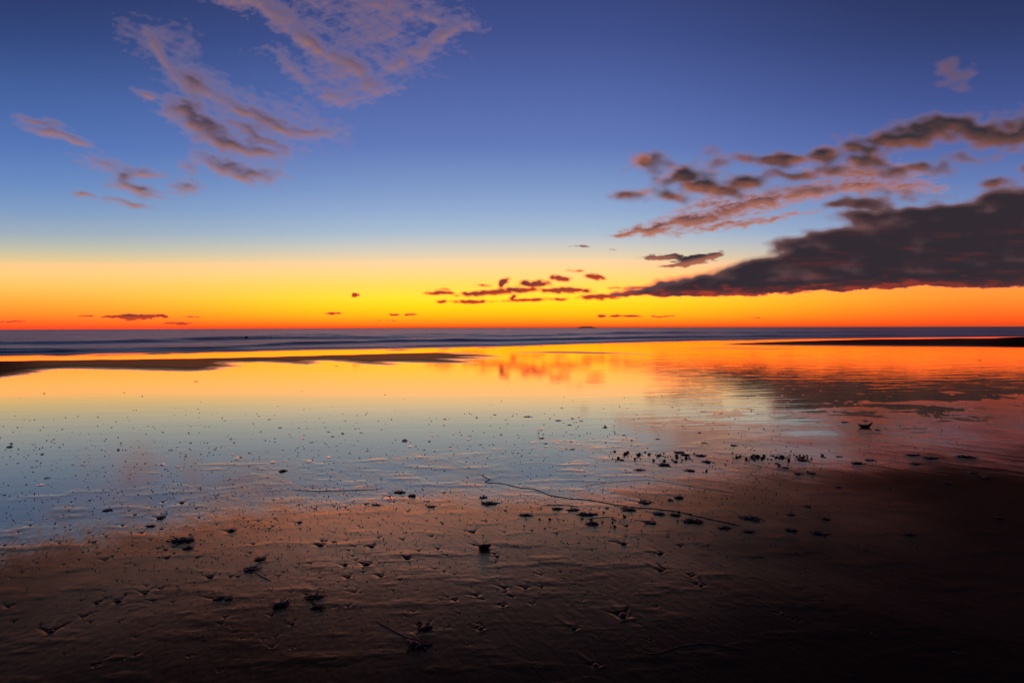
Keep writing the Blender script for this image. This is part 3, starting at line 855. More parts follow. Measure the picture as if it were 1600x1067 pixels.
def bump(m, g, h, strength, dist):
    n = m.node_tree.nodes.new('ShaderNodeBump')
    g.put(n.inputs['Height'], h); g.put(n.inputs['Strength'], strength); g.put(n.inputs['Distance'], dist)
    return X(g, n.outputs[0])


def position(m, g):
    n = m.node_tree.nodes.new('ShaderNodeNewGeometry')
    return X(g, n.outputs['Position'])


FA = math.atan2(FLOW.y, FLOW.x)


def wet_shader(m, g, col, dry, rough, bn, moist_falloff=1.0):
    """brown sand under a film of water: mirror where the film stands, dull tinted gloss where it has drained"""
    nt = m.node_tree
    fr = nt.nodes.new('ShaderNodeFresnel'); g.put(fr.inputs['IOR'], 1.33)
    lw = nt.nodes.new('ShaderNodeFresnel'); g.put(lw.inputs['IOR'], 2.6); nt.links.new(bn.s, lw.inputs['Normal'])
    drained = g.math('POWER', X(g, fr.outputs[0]), 2.0) * 56.0
    film = g.math('MINIMUM', X(g, lw.outputs[0]) * 1.9, 0.95)
    fac = film * (1.0 - dry) + g.math('MINIMUM', drained, 0.80) * moist_falloff * dry
    df = nt.nodes.new('ShaderNodeBsdfDiffuse'); g.put(df.inputs['Color'], col); nt.links.new(bn.s, df.inputs['Normal'])
    gl = nt.nodes.new('ShaderNodeBsdfGlossy')
    g.put(gl.inputs['Color'], g.mix(dry, (1.0, 0.80, 0.54), (1.0, 0.59, 0.25))); g.put(gl.inputs['Roughness'], rough); nt.links.new(bn.s, gl.inputs['Normal'])
    b = nt.nodes.new('ShaderNodeMixShader')
    nt.links.new(g.math('MINIMUM', fac, 1.0).s, b.inputs[0]); nt.links.new(df.outputs[0], b.inputs[1]); nt.links.new(gl.outputs[0], b.inputs[2])
    return b


# wet sand
m_sand, g = new_mat('wet sand')
pos = position(m_sand, g)
px_, py_, pz_ = g.sep(pos)
along = g.mapping(pos, (0, 0, 0), FA, (0.30, 0.022, 1))
st = g.noise(along, 1.0, 5, 0.6)
along2 = g.mapping(pos, (3, 1, 0), FA + 0.25, (0.9, 0.11, 1))
st2 = g.noise(along2, 1.0, 4, 0.55)
grain = g.noise(pos, 260.0, 2, 0.6)
patch = g.noise(pos, 0.9, 4, 0.55)
dry = g.mapr(pz_ + (patch - 0.5) * 0.020 + (st2 - 0.5) * 0.016 + (st - 0.5) * 0.012, -0.002, 0.018)
col = g.mix(patch, (0.050, 0.027, 0.017), (0.080, 0.044, 0.028))
col = g.mix(g.mapr(st, .4, .7) * 0.35, col, (0.020, 0.011, 0.007))
rough = g.mapr(dry, 0.0, 1.0, 0.13, 0.33, smooth=False) + (st2 - 0.5) * 0.08
hb = (st * 0.0013 + st2 * 0.0008 + grain * 0.00026) * g.mapr(dry, 0.0, 1.0, 0.5, 1.0)
bn = bump(m_sand, g, hb, 1.0, 1.0)
# drained, firmer sand holds less surface water: the low bars; light falloff towards both sides is painted into the gloss
side_falloff = g.mapr(px_ - py_ * 0.9 + 2.5 + (patch - 0.5) * 2.4 + (st - 0.5) * 0.8, -2.4, 2.2, 1.0, 0.07)
side_falloff = side_falloff * g.mapr(px_ * -1.0 - py_ * 0.9 + 1.2 + (patch - 0.5) * 1.6, -1.2, 1.4, 1.0, 0.25)
moist_falloff = side_falloff * g.mapr(pz_ + (patch - 0.5) * 0.008, 0.024, 0.046, 1.0, 0.28) * g.mapr(pz_, 0.07, 0.12, 1.0, 0.35)
b = wet_shader(m_sand, g, col, dry, rough, bn, moist_falloff)
finish(m_sand, g, b)
link('wet_sand', sand_me, m_sand, None, kind='structure')

# standing film of water on the flat: a thin sheet, its outline is where the sand rises through it
ptheta = np.radians(np.linspace(-80, 80, 150))
sh_r = []
for t in ptheta:
    rs = np.linspace(3, 300, 3000)
    sdv = shore_dist(rs * math.sin(t), rs * math.cos(t))
    k = np.argmax(sdv > 0) if (sdv > 0).any() else len(rs) - 1
    sh_r.append(rs[k])
sh_r = np.array(sh_r)
vt = np.linspace(0, 1, 60)[:, None]
r_in = 2.6
pr = 1.0 / (vt / r_in + (1 - vt) / (sh_r[None, :] + 0.4))
pv = np.stack([pr * np.sin(ptheta)[None], pr * np.cos(ptheta)[None], np.zeros_like(pr)], -1).reshape(-1, 3)
pool_me = mesh_np('water_film', pv, grid_faces(*pr.shape), up=True)
m_film, g = new_mat('thin film of sea water')
zero = m_film.node_tree.nodes.new('ShaderNodeValue'); zero.outputs[0].default_value = 0.0
pos = position(m_film, g)
px_, py_, pz_ = g.sep(pos)
cross = g.mapping(pos, (0, 0, 0), 0.12, (2.6, 0.34, 1))
r1 = g.noise(cross, 1.0, 2.5, 0.6)
cross2 = g.mapping(pos, (0, 0, 0), -0.3, (0.34, 0.075, 1))
r2 = g.noise(cross2, 1.0, 3, 0.6)
big_ = g.noise(g.mapping(pos, (0, 0, 0), 0.1, (9.0, 2.2, 1)), 1.0, 3, 0.5)
breeze = g.mapr(px_ + (big_ - 0.5) * 5.0 - py_ * 0.16, -1.5, 3.5) * g.mapr(py_, 6.0, 9.0)
calm = breeze * 0.0030 + 0.0005
hb = r1 * calm * 2.0 + r2 * 0.0004
bn = bump(m_film, g, hb, 1.0, 1.0)
rough = g.mapr(py_, 5.0, 11.0, 0.11, 0.035) + breeze * 0.01
b = wet_shader(m_film, g, (0.05, 0.025, 0.014), X(g, zero.outputs[0]), rough, bn)
finish(m_film, g, b)
link('water_film', pool_me, m_film, None, kind='structure')

# ------------------------------------------------------------------ sea
st_ = np.radians(np.linspace(-88, 74, 900))
sr = np.interp(st_, ptheta, sh_r)
tline = np.concatenate([np.linspace(0, .86, 110), 1 - np.geomspace(.135, 0.0008, 46)])[:, None]
SR = H / ((H / sr)[None] * (1 - tline) + (H / 30000.0) * tline)
SX = SR * np.sin(st_)[None]; SY = SR * np.cos(st_)[None]
# swell crests in photograph pixels, one height in metres per point
CRESTS = [([(-600, 543, .2), (0, 537.5, .26), (90, 538, .30), (150, 536.6, .34), (230, 535, .34), (300, 534.6, .22), (330, 536, .12), (400, 533, .0), (500, 530, 0)], 1.1),
          ([(150, 535, 0), (210, 534.6, .24), (290, 533, .42), (360, 531, .50), (400, 530.4, .55), (450, 529.4, .42), (520, 529.5, .40), (600, 529, .34), (660, 527.3, .2), (800, 526, .30), (860, 525, .3), (960, 522, .5), (1010, 521.5, .6), (1100, 521, .55), (1250, 521, .42), (1400, 520, .3), (1700, 519, .2)], 1.2),
          ([(370, 526, 0), (420, 524.6, .3), (470, 523.6, .42), (520, 524.6, .40), (580, 527, .0)], 1.1),
          ([(560, 526, 0), (640, 524, .38), (690, 523.6, .45), (740, 524.4, .38), (830, 526, 0)], 1.2),
          ([(60, 552, 0), (130, 549, .16), (250, 546, .18), (330, 545, .2), (400, 541.6, .18), (460, 538.4, .26), (560, 536.5, .28), (620, 534.4, .36), (700, 534.0, .34), (790, 533.5, .30), (860, 532, .34), (920, 531, .34), (1000, 529, .36), (1100, 527.6, .3), (1250, 526.2, .26), (1500, 524, .15)], .9),
          ([(-600, 553, .16), (0, 547.6, .17), (100, 547, .14), (220, 545, .0)], .9),
          ([(-600, 558, .15), (0, 552.4, .14), (150, 549.8, .12), (400, 546.8, .10), (600, 543.4, .10), (760, 540, .10), (900, 536, .12), (1100, 531, .1)], .6)]
SZ = np.full(SX.shape, 0.012)
TAN = SX / SY
for pts, width in CRESTS:
    gp = [ground(x, y) for x, y, h_ in pts]
    tx = np.array([p.x / p.y for p in gp]); yd = np.array([p.y for p in gp]); hh = np.array([h_ for *_, h_ in pts])
    o_ = np.argsort(tx)
    cy = np.interp(TAN, tx[o_], yd[o_]); ch_ = np.interp(TAN, tx[o_], hh[o_], left=hh[o_][0], right=hh[o_][-1])
    ch_ = ch_ * (1 + fbm(SX / 7, SY / 60, 401, 3) * .5)
    cy = cy + fbm(SX / 14, SY / 60, 407, 3) * 1.2
    wid = width * (cy / 45.0) ** 0.9
    q_ = (SY - cy) / wid
    prof = np.where(q_ < 0, np.exp(-(q_ / 0.85) ** 2), np.exp(-(q_ / 2.2) ** 2))
    SZ += ch_ * 0.85 * prof
sd_ = np.maximum((SR - sr[None]), 0)
SZ += fbm(SX / 2.6, SY / 3.2, 421, 4) * 0.022 * sstep(0, 8, sd_) * (1 - sstep(150, 400, SR))
far_ = sstep(60, 160, SR) * (1 - sstep(900, 2500, SR))
SZ += (fbm(SX / 60, SY / 22, 431, 3) * 0.20) * far_
SZ *= sstep(0.0, 1.2, sd_) 
SZ += 0.006
foam_a = np.zeros_like(SZ)
sea_me = mesh_np('sea', np.stack([SX, SY, SZ], -1).reshape(-1, 3), grid_faces(*SX.shape), up=True)
m_sea, g = new_mat('sea water after sunset')
pos = position(m_sea, g)
px_, py_, pz_ = g.sep(pos)
fo1 = g.noise(g.mapping(pos, (0, 0, 0), 0.18, (9.0, 1.3, 1)), 1.0, 5, 0.6)
fo2 = g.noise(g.mapping(pos, (7, 3, 0), 0.22, (26.0, 4.2, 1)), 1.0, 3, 0.55)
dist_v = g.vmath('LENGTH', pos)
foam = g.mapr(fo1 * 0.55 + fo2 * 0.6 + g.mapr(pz_, 0.0, 0.16) * -0.16, 0.55, 0.66)
foam = foam * g.mapr(dist_v, 60.0, 260.0, 1.0, 0.55)
chop = g.noise(g.mapping(pos, (0, 0, 0), 0.15, (1.2, 0.5, 1)), 1.0, 6, 0.68)
chop_far = g.noise(g.mapping(pos, (0, 0, 0), 0.1, (22.0, 6.0, 1)), 1.0, 4, 0.6)
bn = bump(m_sea, g, chop * 0.05 + chop_far * g.mapr(dist_v, 60.0, 900.0, 0.0, 0.9), 1.0, 1.0)
colr = g.mix(foam * 0.75, (0.022, 0.022, 0.028), (0.80, 0.66, 0.60))
nt = m_sea.node_tree
fr = nt.nodes.new('ShaderNodeFresnel'); g.put(fr.inputs['IOR'], 1.5); nt.links.new(bn.s, fr.inputs['Normal'])
df = nt.nodes.new('ShaderNodeBsdfDiffuse'); g.put(df.inputs['Color'], colr); nt.links.new(bn.s, df.inputs['Normal'])
gl = nt.nodes.new('ShaderNodeBsdfGlossy')
g.put(gl.inputs['Color'], (1.0, 0.90, 0.76, 1.0)); g.put(gl.inputs['Roughness'], g.mapr(fo1, 0.35, 0.65, 0.30, 0.46)); nt.links.new(bn.s, gl.inputs['Normal'])
b = nt.nodes.new('ShaderNodeMixShader')
g.put(b.inputs[0], X(g, fr.outputs[0]) * g.mapr(foam, 0.0, 1.0, 0.72, 0.98))
nt.links.new(df.outputs[0], b.inputs[1]); nt.links.new(gl.outputs[0], b.inputs[2])
finish(m_sea, g, b)
link('sea', sea_me, m_sea, None, kind='structure')

# ------------------------------------------------------------------ island on the horizon
D = 5200.0
ix = np.linspace(901, 934, 60); irow = np.linspace(-1, 1, 10)
prof = np.interp(ix, [901, 905, 908, 912, 918, 924, 927, 930, 934], [0, .5, .75, 1.0, .85, .95, .5, .35, 0]) * 13
prof = np.maximum(prof + fbm(ix / 2.0, ix * 0, 451, 3) * 2.5 * (prof > 1), 0)
IX, IR = np.meshgrid(ix, irow)
wx = (IX - 800) / FPX * D
wy = D + IR * 60
wz = prof[None] * np.sqrt(np.clip(1 - IR ** 2, 0, 1)) + fbm(wx / 12, wy / 12, 461, 3) * 1.5 * (np.abs(IR) < .95) * (prof[None] > 1)
me = mesh_np('island', np.stack([wx, wy, np.maximum(wz, -1) - .3], -1).reshape(-1, 3), grid_faces(*IX.shape))
m_isl, g = new_mat('dark island rock')
pos = position(m_isl, g)
b = principled(m_isl, g, g.mix(g.noise(pos, 0.05, 4), (0.03, 0.025, 0.022), (0.07, 0.055, 0.045)), 0.9)
finish(m_isl, g, b)
link('island', me, m_isl, None, kind='structure', label='low dark island on the horizon right of the centre')


# ------------------------------------------------------------------ materials of the litter
def simple_mat(name, c1, c2, scale, rough, bumpd=0.0006):
    m, g = new_mat(name)
    tcn = m.node_tree.nodes.new('ShaderNodeTexCoord')
    v = X(g, tcn.outputs['Object'])
    n = g.noise(v, scale, 4, 0.6)
    bn = bump(m, g, n * bumpd, 1.0, 1.0)
    b = principled(m, g, g.mix(n, c1, c2), rough, 1.4, bn)
    return finish(m, g, b)


m_stone = simple_mat('wet dark stone', (0.010, 0.009, 0.009), (0.030, 0.026, 0.024), 120, 0.42)
m_shell = simple_mat('mussel shell', (0.008, 0.008, 0.012), (0.040, 0.032, 0.034), 160, 0.34)
m_pale = simple_mat('weathered scallop shell', (0.10, 0.075, 0.06), (0.24, 0.19, 0.16), 160, 0.5)
m_red = simple_mat('dark red pebble', (0.10, 0.012, 0.010), (0.20, 0.030, 0.022), 150, 0.4)
m_weed = simple_mat('wet seaweed', (0.008, 0.010, 0.006), (0.026, 0.028, 0.014), 90, 0.45)
m_wood = simple_mat('soaked driftwood', (0.014, 0.009, 0.006), (0.045, 0.028, 0.018), 60, 0.6)


def ico(sub):
    import bmesh
    bm = bmesh.new(); bmesh.ops.create_icosphere(bm, subdivisions=sub, radius=1.0)
    v = np.array([p.co[:] for p in bm.verts]); f = np.array([[q.index for q in fa.verts] for fa in bm.faces])
    bm.free()
    return v, f


ICO1, ICO2, ICO3 = ico(1), ico(2), ico(3)


def n3(v, s, seed):
    return perlin(v[:, 0] * s + v[:, 2] * s * .7 + 5.1, v[:, 1] * s - v[:, 2] * s * .6 + 2.3, seed)


def stone_me(seed, base=ICO2, flat=0.55, rough=.35, name='stone'):
    v, f = base
    rs = np.random.default_rng(seed)
    q = v * (1 + rough * n3(v, 1.1, seed)[:, None] + rough * .4 * n3(v, 2.6, seed + 5)[:, None])
    for _ in range(3):                                  # broken faces
        d = rs.normal(size=3); d /= np.linalg.norm(d); k = rs.uniform(.55, .8)
        over_ = np.maximum(q @ d - k, 0); q = q - over_[:, None] * d * .8
    q = q * np.array([1.0, rs.uniform(.65, .95), flat]) * .5
    return mesh_np(name, q, f)


def shell_me(seed, name='shell', ribs=11):
    """half a bivalve: fan outline, domed, radial ribs, growth steps, with a thickness at the rim"""
    rs = np.random.default_rng(seed)
    na, nr = 2 * ribs + 1, 8
    A, Rr = np.meshgrid(np.linspace(-1.25, 1.25, na), np.linspace(0.0, 1.0, nr))
    out = 1 - 0.16 * (A / 1.25) ** 4
    rad = Rr * out
    x = rad * np.sin(A) * .62; y = rad * np.cos(A) * .95 - .42
    z = 0.30 * np.sin(np.pi * np.clip(Rr, 0, 1) ** .8 * .92 + .12) * np.cos(A * .95) + .018 * Rr * np.where(np.arange(na) % 2 == 0, 1, -1)[None]
    z += .012 * np.sin(Rr * 22)
    top = np.stack([x, y, z], -1).reshape(-1, 3)
    bot = top * np.array([.93, .93, 1]) - np.array([0, 0, .055])
    F = grid_faces(nr, na); n = nr * na
    rim = [(nr - 1) * na + i for i in range(na)]
    left_ = [j * na for j in range(nr)]; right_ = [j * na + na - 1 for j in range(nr)]
    side = []
    for ring in (rim, left_[::-1], right_):
        for a, b in zip(ring[:-1], ring[1:]):
            side.append((a, b, b + n, a + n))
    F2 = np.concatenate([F, F[:, ::-1] + n, np.array(side)])
    return mesh_np(name, np.concatenate([top, bot]), F2)


def tube_np(pts, rad, sides=4, flat=0.5):
    pts = np.asarray(pts, float); n = len(pts)
    tan = np.gradient(pts, axis=0); tan /= np.linalg.norm(tan, axis=1, keepdims=True) + 1e-9
    up = np.array([0, 0, 1.0]); sd = np.cross(tan, up); sd /= np.linalg.norm(sd, axis=1, keepdims=True) + 1e-9
    nn = np.cross(sd, tan)
    rad = np.broadcast_to(np.asarray(rad, float), (n,))
    an = np.arange(sides) * 2 * np.pi / sides
    V_ = pts[:, None] + rad[:, None, None] * (np.cos(an)[None, :, None] * sd[:, None] + flat * np.sin(an)[None, :, None] * nn[:, None])
    i = np.arange(n * sides).reshape(n, sides)
    F = np.stack([i[:-1], np.roll(i[:-1], -1, 1), np.roll(i[1:], -1, 1), i[1:]], -1).reshape(-1, 4)
    return V_.reshape(-1, 3), F


def frond_np(rs, L, wd, lift, x0=0., y0=0., ang=None):
    """one flat, curling blade with a wavy edge"""
    n = 8
    ang = rs.uniform(0, 2 * math.pi) if ang is None else ang
    t = np.linspace(0, 1, n)
    heading = ang + np.cumsum(rs.normal(0, .35, n))
    px = x0 + np.cumsum(np.cos(heading)) * L / n; py = y0 + np.cumsum(np.sin(heading)) * L / n
    pz = lift * np.sin(np.pi * np.clip(t * rs.uniform(.7, 1.1), 0, 1)) * rs.uniform(.3, 1.1) + wd * .3
    return tube_np(np.stack([px, py, pz], -1), wd * (np.sin(np.pi * (t * .85 + .12)) ** .7) * rs.uniform(.7, 1.2), 4, .4)


def join_np(parts):
    vs, fs, o = [], [], 0
    for v, f in parts:
        vs.append(v); fs.append(f + o); o += len(v)
    return np.concatenate(vs), np.concatenate(fs)


def weed_parts(seed, n, W, Dp, Hh):
    rs = np.random.default_rng(seed)
    out = []
    for k in range(n):
        u = rs.uniform(-.5, .5) ; v = rs.uniform(-.5, .5)
        L = W * rs.uniform(.16, .42); wd = max(W * rs.uniform(.022, .05), .0016)
        V_, F = frond_np(rs, L, wd, Hh * (1.0 - 1.3 * abs(u)) , u * W * .72, v * Dp * .8, rs.choice([0, math.pi]) + rs.normal(0, .8))
        V_[:, 1] = np.clip(V_[:, 1], -Dp, Dp)
        out.append((V_, F))
    return out


def core_np(seed, W, Dp, Hh):
    v, f = ICO2
    q = v * (1 + .7 * n3(v, 1.6, seed)[:, None] + .45 * n3(v, 4.0, seed + 3)[:, None])
    q = q * np.array([W * .42, Dp * .42, Hh * .62]); q[:, 2] = np.maximum(q[:, 2], -.003) + Hh * .12
    return q, f


def place(o, x, y, sink=0.0, rz=None, s=1.0):
    p = ground(x, y)
    o.location = (p.x, p.y, max(ground_z(p.x, p.y), 0.0) - sink)
    o.rotation_euler = (random.uniform(-.12, .12), random.uniform(-.12, .12), random.uniform(0, 6.28) if rz is None else rz)
    o.scale = (s, s, s)
    return o


# ------------------------------------------------------------------ small pebbles of the scour marks
def quads_to(v, f):
    return f if f.shape[1] == 4 else f


peb_meshes = [stone_me(900 + i, ICO1 if i % 2 else ICO2, .6, .4, 'pebble') for i in range(7)]
LAND = [('far left weed tangle', 285, 850), ('left pair of weed tufts', 349, 944), ('ring-shaped weed clump', 407, 881), ('rounded weed mound', 439, 954),
        ('split weed clumps', 494, 950), ('largest black weed clump', 655, 1020), ('black hooked rock', 757, 861), ('fat dark shell', 573, 888), ('lone long-furrowed shell', 468, 820),
        ('big ridged shell', 362, 833), ('bushy left weed tuft', 251, 810), ('short weed bar', 235, 824), ('long tilted shell', 185, 947), ('bottom left corner shell', 79, 996),
        ('tadpole-shaped weed strip', 765, 789), ('oval lone weed pad', 822, 809), ('thick weed pad', 927, 824), ('smooth weed hump', 1009, 788), ('pale rimmed shell', 975, 856),
        ('flat shell in dark sand', 1031, 871), ('largest winged shell', 974, 971), ('pointed wing stone', 897, 992), ('lower furrow-end stone', 786, 954), ('bottom edge winged shell', 931, 1052),
        ('short diagonal weed line', 634, 773), ('weed scrap in blue sheen', 442, 736), ('blue film left end', 60, 790), ('winged shell right of clumps', 751, 992), ('left edge stone', 15, 955)]
ORD = ['nearest', 'second nearest', 'third nearest', 'fourth nearest', 'fifth nearest', 'sixth nearest', 'seventh nearest', 'eighth nearest', 'ninth nearest', 'tenth nearest']
near_ = {}
for k, (x, y, wd) in enumerate(PEB_A):
    d_ = [(math.hypot(x - a, 2 * (y - b)), n) for n, a, b in LAND]
    d0, n0 = min(d_)
    near_.setdefault(n0, []).append((d0, k))
plabel = {}
for n0, lst in near_.items():
    a, b = [(a, b) for n, a, b in LAND if n == n0][0]
    for rank, (d0, k) in enumerate(sorted(lst)):
        x, y, wd = PEB_A[k]
        side = ('left of' if x < a else 'right of') if abs(x - a) > 2 * abs(y - b) else ('beyond' if y < b else 'in front of')
        if rank < len(ORD):
            plabel[k] = 'dark pebble, V scour, %s to and %s %s' % (ORD[rank], side, n0)
        else:
            plabel[k] = 'small dark pebble at the point of a V-shaped scour mark, away from any clump'
for k, (x, y, wd) in enumerate(PEB_A):
    me = random.choice(peb_meshes)
    o = link('pebble', me, m_stone, None, label=plabel[k], category='pebble',
             group='small pebbles with V-shaped scour marks on the damp sand')
    s_ = wd * local_px(x, y) * random.uniform(.6, .85)
    place(o, x, y, s_ * .08, None, s_)

# ------------------------------------------------------------------ bigger stones and shells
for i, (x, y, wd, lab, kind) in enumerate(PEB_B):
    s_ = wd * local_px(x, y) * .75
    if kind == 'shell':
        pale = 'pale ridged' in lab
        o = link('sea_shell', shell_me(40 + i, 'sea_shell', 7 + i % 6), m_pale if pale else m_shell, None, label=lab, category='shell', group='larger shells on the damp sand')
        place(o, x, y, s_ * .03, random.uniform(-.8, .8), s_)
        o.rotation_euler.x = random.uniform(-.1, .45)
    else:
        o = link('stone', stone_me(60 + i, ICO2, random.uniform(.5, .7)), m_stone, None, label=lab, category='stone', group='larger stones on the damp sand')
        place(o, x, y, s_ * .10, None, s_)

# black rock with a jutting hook
v, f = ICO3
q = v * (1 + .28 * n3(v, 1.3, 71)[:, None] + .14 * n3(v, 3.4, 72)[:, None])
hook = np.exp(-((v - np.array([.72, 0, .62])) ** 2).sum(1) / .16)
q = q * np.array([.5, .42, .46]) + hook[:, None] * np.array([.52, 0, .16])
q[:, 2] = np.maximum(q[:, 2], -.3)
s_ = ROCK[2] * local_px(ROCK[0], ROCK[1])
o = link('black_rock', mesh_np('black_rock', q, f), m_stone, None, label='black rock with a hooked top, biggest stone in the middle of the near sand', category='rock')
place(o, ROCK[0] - 2, ROCK[1] + 3, -s_ * .12, 0.0, s_ * .95)
for x, y, wd, lab in REDS:
    s_ = wd * local_px(x, y) * .8
    o = link('red_pebble', stone_me(1200 + x, ICO2, .7, .2), m_red, None, label=lab, category='pebble', group='red pebbles')
    place(o, x, y, s_ * .05, .4, s_)

# ------------------------------------------------------------------ weed clumps
for i, (x, y, wpx, hpx, lab) in enumerate(WEEDS):
    lp = local_px(x, y)
    p = ground(x, y); D_ = p.length
    W = wpx * lp
    ppm_depth = FPX * H / (p.y * p.y)                 # pixels per metre going away from the camera
    Dp = min(hpx * .8 / ppm_depth, W * 1.0)
    Hh = min(hpx * .38 * lp, W * .4) + .003
    n = int(np.clip(wpx * 1.7, 10, 60))
    if wpx >= 14 and y > 760:
        root = bpy.data.objects.new('seaweed_clump', None); C.objects.link(root)
        root.empty_display_size = .05
        root.location = (p.x, p.y, max(ground_z(p.x, p.y), 0) - .001)
        ga = weed_parts(500 + i, n, W, Dp, Hh)
        k_main = min(12, len(ga))
        core = [(cv, cf) for cv, cf in [core_np(80 + i, W, Dp, Hh)]]
        link('matted_base', mesh_np('matted_base', *core[0]), m_weed, root)
        for V_, F in ga[:k_main]:
            link('frond', mesh_np('frond', V_, F), m_weed, root)
        if len(ga) > k_main:
            V_, F = join_np(ga[k_main:])
            link('tangled_strands', mesh_np('tangled_strands', V_, F), m_weed, root, kind='stuff')
        o = root
    else:
        V_, F = join_np(weed_parts(500 + i, max(n, 10), W, Dp, Hh))
        cv, cf = core_np(80 + i, W * .9, Dp, Hh)
        tri = np.concatenate([F[:, [0, 1, 2]], F[:, [0, 2, 3]]])
        V2, F2 = join_np([(V_, tri), (cv, cf)])
        o = link('seaweed_clump', mesh_np('seaweed_clump', V2, F2), m_weed, None)
        o.location = (p.x, p.y, max(ground_z(p.x, p.y), 0) - .001)
    o['label'] = lab; o['category'] = 'seaweed'; o['group'] = 'seaweed clumps stranded on the wet sand'

# loose bits of the two bands
scrap_me = []
for i in range(8):
    V_, F = join_np(weed_parts(700 + i, 5, 1.0, .8, .42))
    cv, cf = core_np(740 + i, .95, .8, .62)
    V_, F = join_np([(V_, np.concatenate([F[:, [0, 1, 2]], F[:, [0, 2, 3]]])), (cv, cf)])
    scrap_me.append(mesh_np('weed_scrap', V_, F))
nb_ = 0
for bi, (xa, xb, ya, yb, n) in enumerate(BAND):
    for k in range(n):
        if nb_ >= 298:
            break
        x = random.uniform(xa, xb); y = min(max(random.gauss((ya + yb) / 2, (yb - ya) * .24), ya), yb)
        o = link('weed_scrap', random.choice(scrap_me), m_weed, None, label='tiny dark weed scrap in the scattered weed bands right of the centre', category='seaweed',
                 group='loose weed scraps of the scattered bands')
        place(o, x, y, 0.0, random.uniform(-.5, .5), random.choice((1.6, 2, 2.5, 3, 3, 4, 5, 7)) * (.5 if bi in (4, 5) else .85) * local_px(x, y))
        nb_ += 1

# ------------------------------------------------------------------ strands and stems
def strand(name, label, pix, rad, wig=0.0, seed=0):
    rs = np.random.default_rng(seed)
    pts = []
    for (xa, ya), (xb, yb) in zip(pix[:-1], pix[1:]):
        n = max(2, int(math.hypot(xb - xa, yb - ya) / 3))
        for k in range(n):
            t = k / n
            p = ground(xa + (xb - xa) * t + rs.normal(0, wig), ya + (yb - ya) * t + rs.normal(0, wig * .25))
            pts.append([p.x, p.y, max(ground_z(p.x, p.y), 0)])
    pts = np.array(pts)
    if len(pts) > 8:
        k = np.array([.25, .5, .25])
        for c in range(3):
            pts[1:-1, c] = np.convolve(pts[:, c], k, 'same')[1:-1]
    n = len(pts)
    r = rad * (1 + .35 * perlin(np.arange(n) * .31, np.zeros(n), seed)) * np.minimum(1, np.minimum(np.arange(n) + 1, n - np.arange(n)) / 4)
    pts[:, 2] += r * .55
    V_, F = tube_np(pts, r, 6, .8)
    return link(name, mesh_np(name, V_, F), m_weed, None, label=label, category='seaweed', group='long weed stems lying on the sand')


strand('seaweed_strand', 'long thin dark stem with a crumpled left end winding across the sand to the right', [(745, 740.5), (751, 741), (756, 745), (765, 749), (768, 749.6), (761, 751), (757, 753.7), (775, 755), (787, 756), (805, 761), (815, 763), (830, 764),
        (842, 767.5), (855, 774), (870, 777), (892, 781), (917, 782.5), (937, 786), (955, 790), (980, 794.5), (1000, 797), (1020, 798), (1042, 801), (1062, 804), (1075, 807), (1087, 811), (1110, 816), (1127, 820), (1160, 827)], .0029, .5, 1)
strand('seaweed_strand', 'hair-thin dark stem arching between the scattered weed and the long winding stem', [(905, 762), (930, 757), (965, 753), (1010, 750.5), (1040, 754), (1075, 761), (1110, 767), (1150, 773)], .0013, .8, 2)
strand('seaweed_strand', 'short curved stem over a string of tiny weed tufts, right of centre', [(847, 793), (860, 791), (880, 791.5), (897, 793), (908, 797)], .0026, .3, 3)
strand('seaweed_strand', 'short thin stem between the thick weed pad and the green-black patch', [(916, 816), (930, 813.5), (950, 812), (968, 813)], .0022, .3, 4)
strand('seaweed_strand', 'straight stem trailing down right from a weed clump, lower left', [(398, 902), (406, 906), (416, 911), (428, 918)], .0030, .2, 5)
strand('seaweed_strand', 'diagonal stem running from open sand down to the largest black clump', [(586, 979), (594, 985), (604, 990), (614, 996), (624, 1002), (636, 1008), (647, 1013)], .0026, .4, 6)
strand('seaweed_strand', 'faint bowed stem in the near-black sand at the bottom right of centre', [(1008, 1035), (1030, 1034), (1040, 1030), (1050, 1026), (1068, 1021), (1090, 1018), (1115, 1019), (1140, 1023), (1168, 1030)], .0022, .4, 7)
strand('seaweed_strand', 'hair-thin stem joining a pair of dots to the weed scrap, centre left', [(455, 766), (500, 768), (540, 767), (575, 766), (600, 765)], .0018, .6, 8)

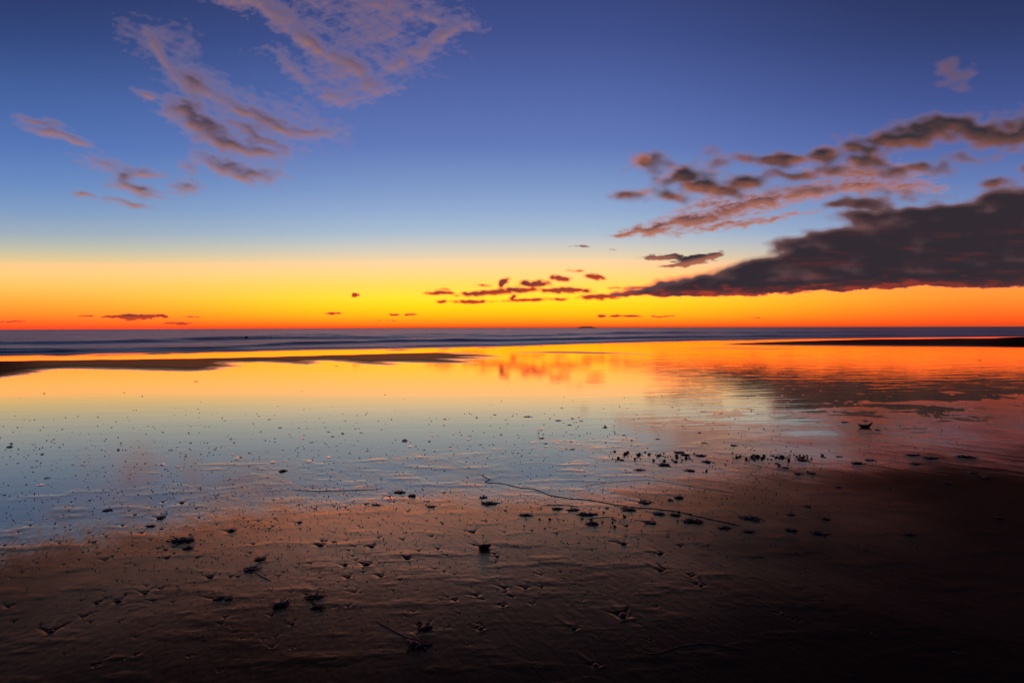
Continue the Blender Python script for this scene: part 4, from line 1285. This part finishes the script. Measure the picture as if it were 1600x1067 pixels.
# ------------------------------------------------------------------ upturned driftwood
t = np.linspace(-1, 1, 22)
lp = local_px(1352, 667)
Wd = 23 * lp
zc = .11 * np.abs(t) ** 2.2 * Wd + np.where(t > 0, .26 * np.abs(t) ** 3.2, .08 * np.abs(t) ** 3) * Wd
rad = Wd * .115 * np.clip(1 - np.abs(t) ** 2.4, .10, 1) * (1 + .18 * perlin(t * 4, t * 0, 5))
V_, F = tube_np(np.stack([t * Wd * .5, .02 * np.sin(t * 5) * Wd, zc + Wd * .07], -1), rad, 10, 1.0)
V_[:, 2] += .006 * n3(V_ * 60, 1, 9)
o = link('driftwood', mesh_np('driftwood', V_, F), m_wood, None, label='dark boat-shaped piece of driftwood with upturned ends on the wet sand at the right', category='driftwood')
p = ground(1352, 667.5); o.location = (p.x, p.y, max(ground_z(p.x, p.y), 0) - .003)

# ------------------------------------------------------------------ chips and grit
chip_me = [stone_me(1500 + i, ICO1, .5, .4, 'shell_chip') for i in range(5)]


def speck_spot():
    while True:
        x = random.uniform(-20, 1500); y = random.uniform(610, 900)
        lim = 1.0 if 690 < y < 800 else (.45 if y < 690 else .5)
        if y < 645: lim = .12
        if x > 1250: lim *= .35
        if random.random() < lim:
            return x, y


for k in range(290):
    x, y = speck_spot()
    o = link('shell_chip', random.choice(chip_me), m_stone, None, label='tiny dark chip of shell sprinkled on the wet sheen between film and damp sand', category='shell chip',
             group='tiny shell chips sprinkled over the wet sheen')
    place(o, x, y, 0.0, None, random.choice((1.2, 1.4, 1.6, 2, 2.4, 3)) * local_px(x, y))
parts = []
v, f = ICO1
for k in range(3200):
    x, y = speck_spot()
    if random.random() < .45:
        x = random.triangular(-10, 1250, 420); y = 1060 - 300 * random.random() ** .6
    p = ground(x, y); s_ = random.uniform(.8, 2.3) * local_px(x, y) * .5
    rs = rng.normal(1, .25, (len(v), 1))
    parts.append((v * rs * s_ * np.array([1, .8, .6]) + np.array([p.x, p.y, max(ground_z(p.x, p.y), 0) + s_ * .3]), f))
V_, F = join_np(parts)
link('shell_grit', mesh_np('shell_grit', V_, F), m_stone, None, kind='stuff', label='fine dark shell grit strewn thinly over the wet sheen and brown sand', category='grit')

# ------------------------------------------------------------------ out in the shallow water
p = ground(423, 530.5)
Vp, Fp = tube_np([[0, 0, -.3], [.01, 0, .1], [.05, 0, .42]], [.035, .035, .03], 8, 1.0)
cap = np.array([[16, 17, 18, 19], [16, 19, 20, 23]])
o = link('marker_post', mesh_np('marker_post', Vp, np.concatenate([Fp, cap])), m_wood, None, label='tiny leaning post standing in the shallow surf left of centre', category='post')
o.location = (p.x, p.y, 0)
p = ground(385, 531.5)
o = link('surf_rock', stone_me(77, ICO2, .8), m_stone, None, label='small dark rock awash on top of a wave left of centre', category='rock')
o.location = (p.x, p.y, .35); o.scale = (.42, .42, .42)
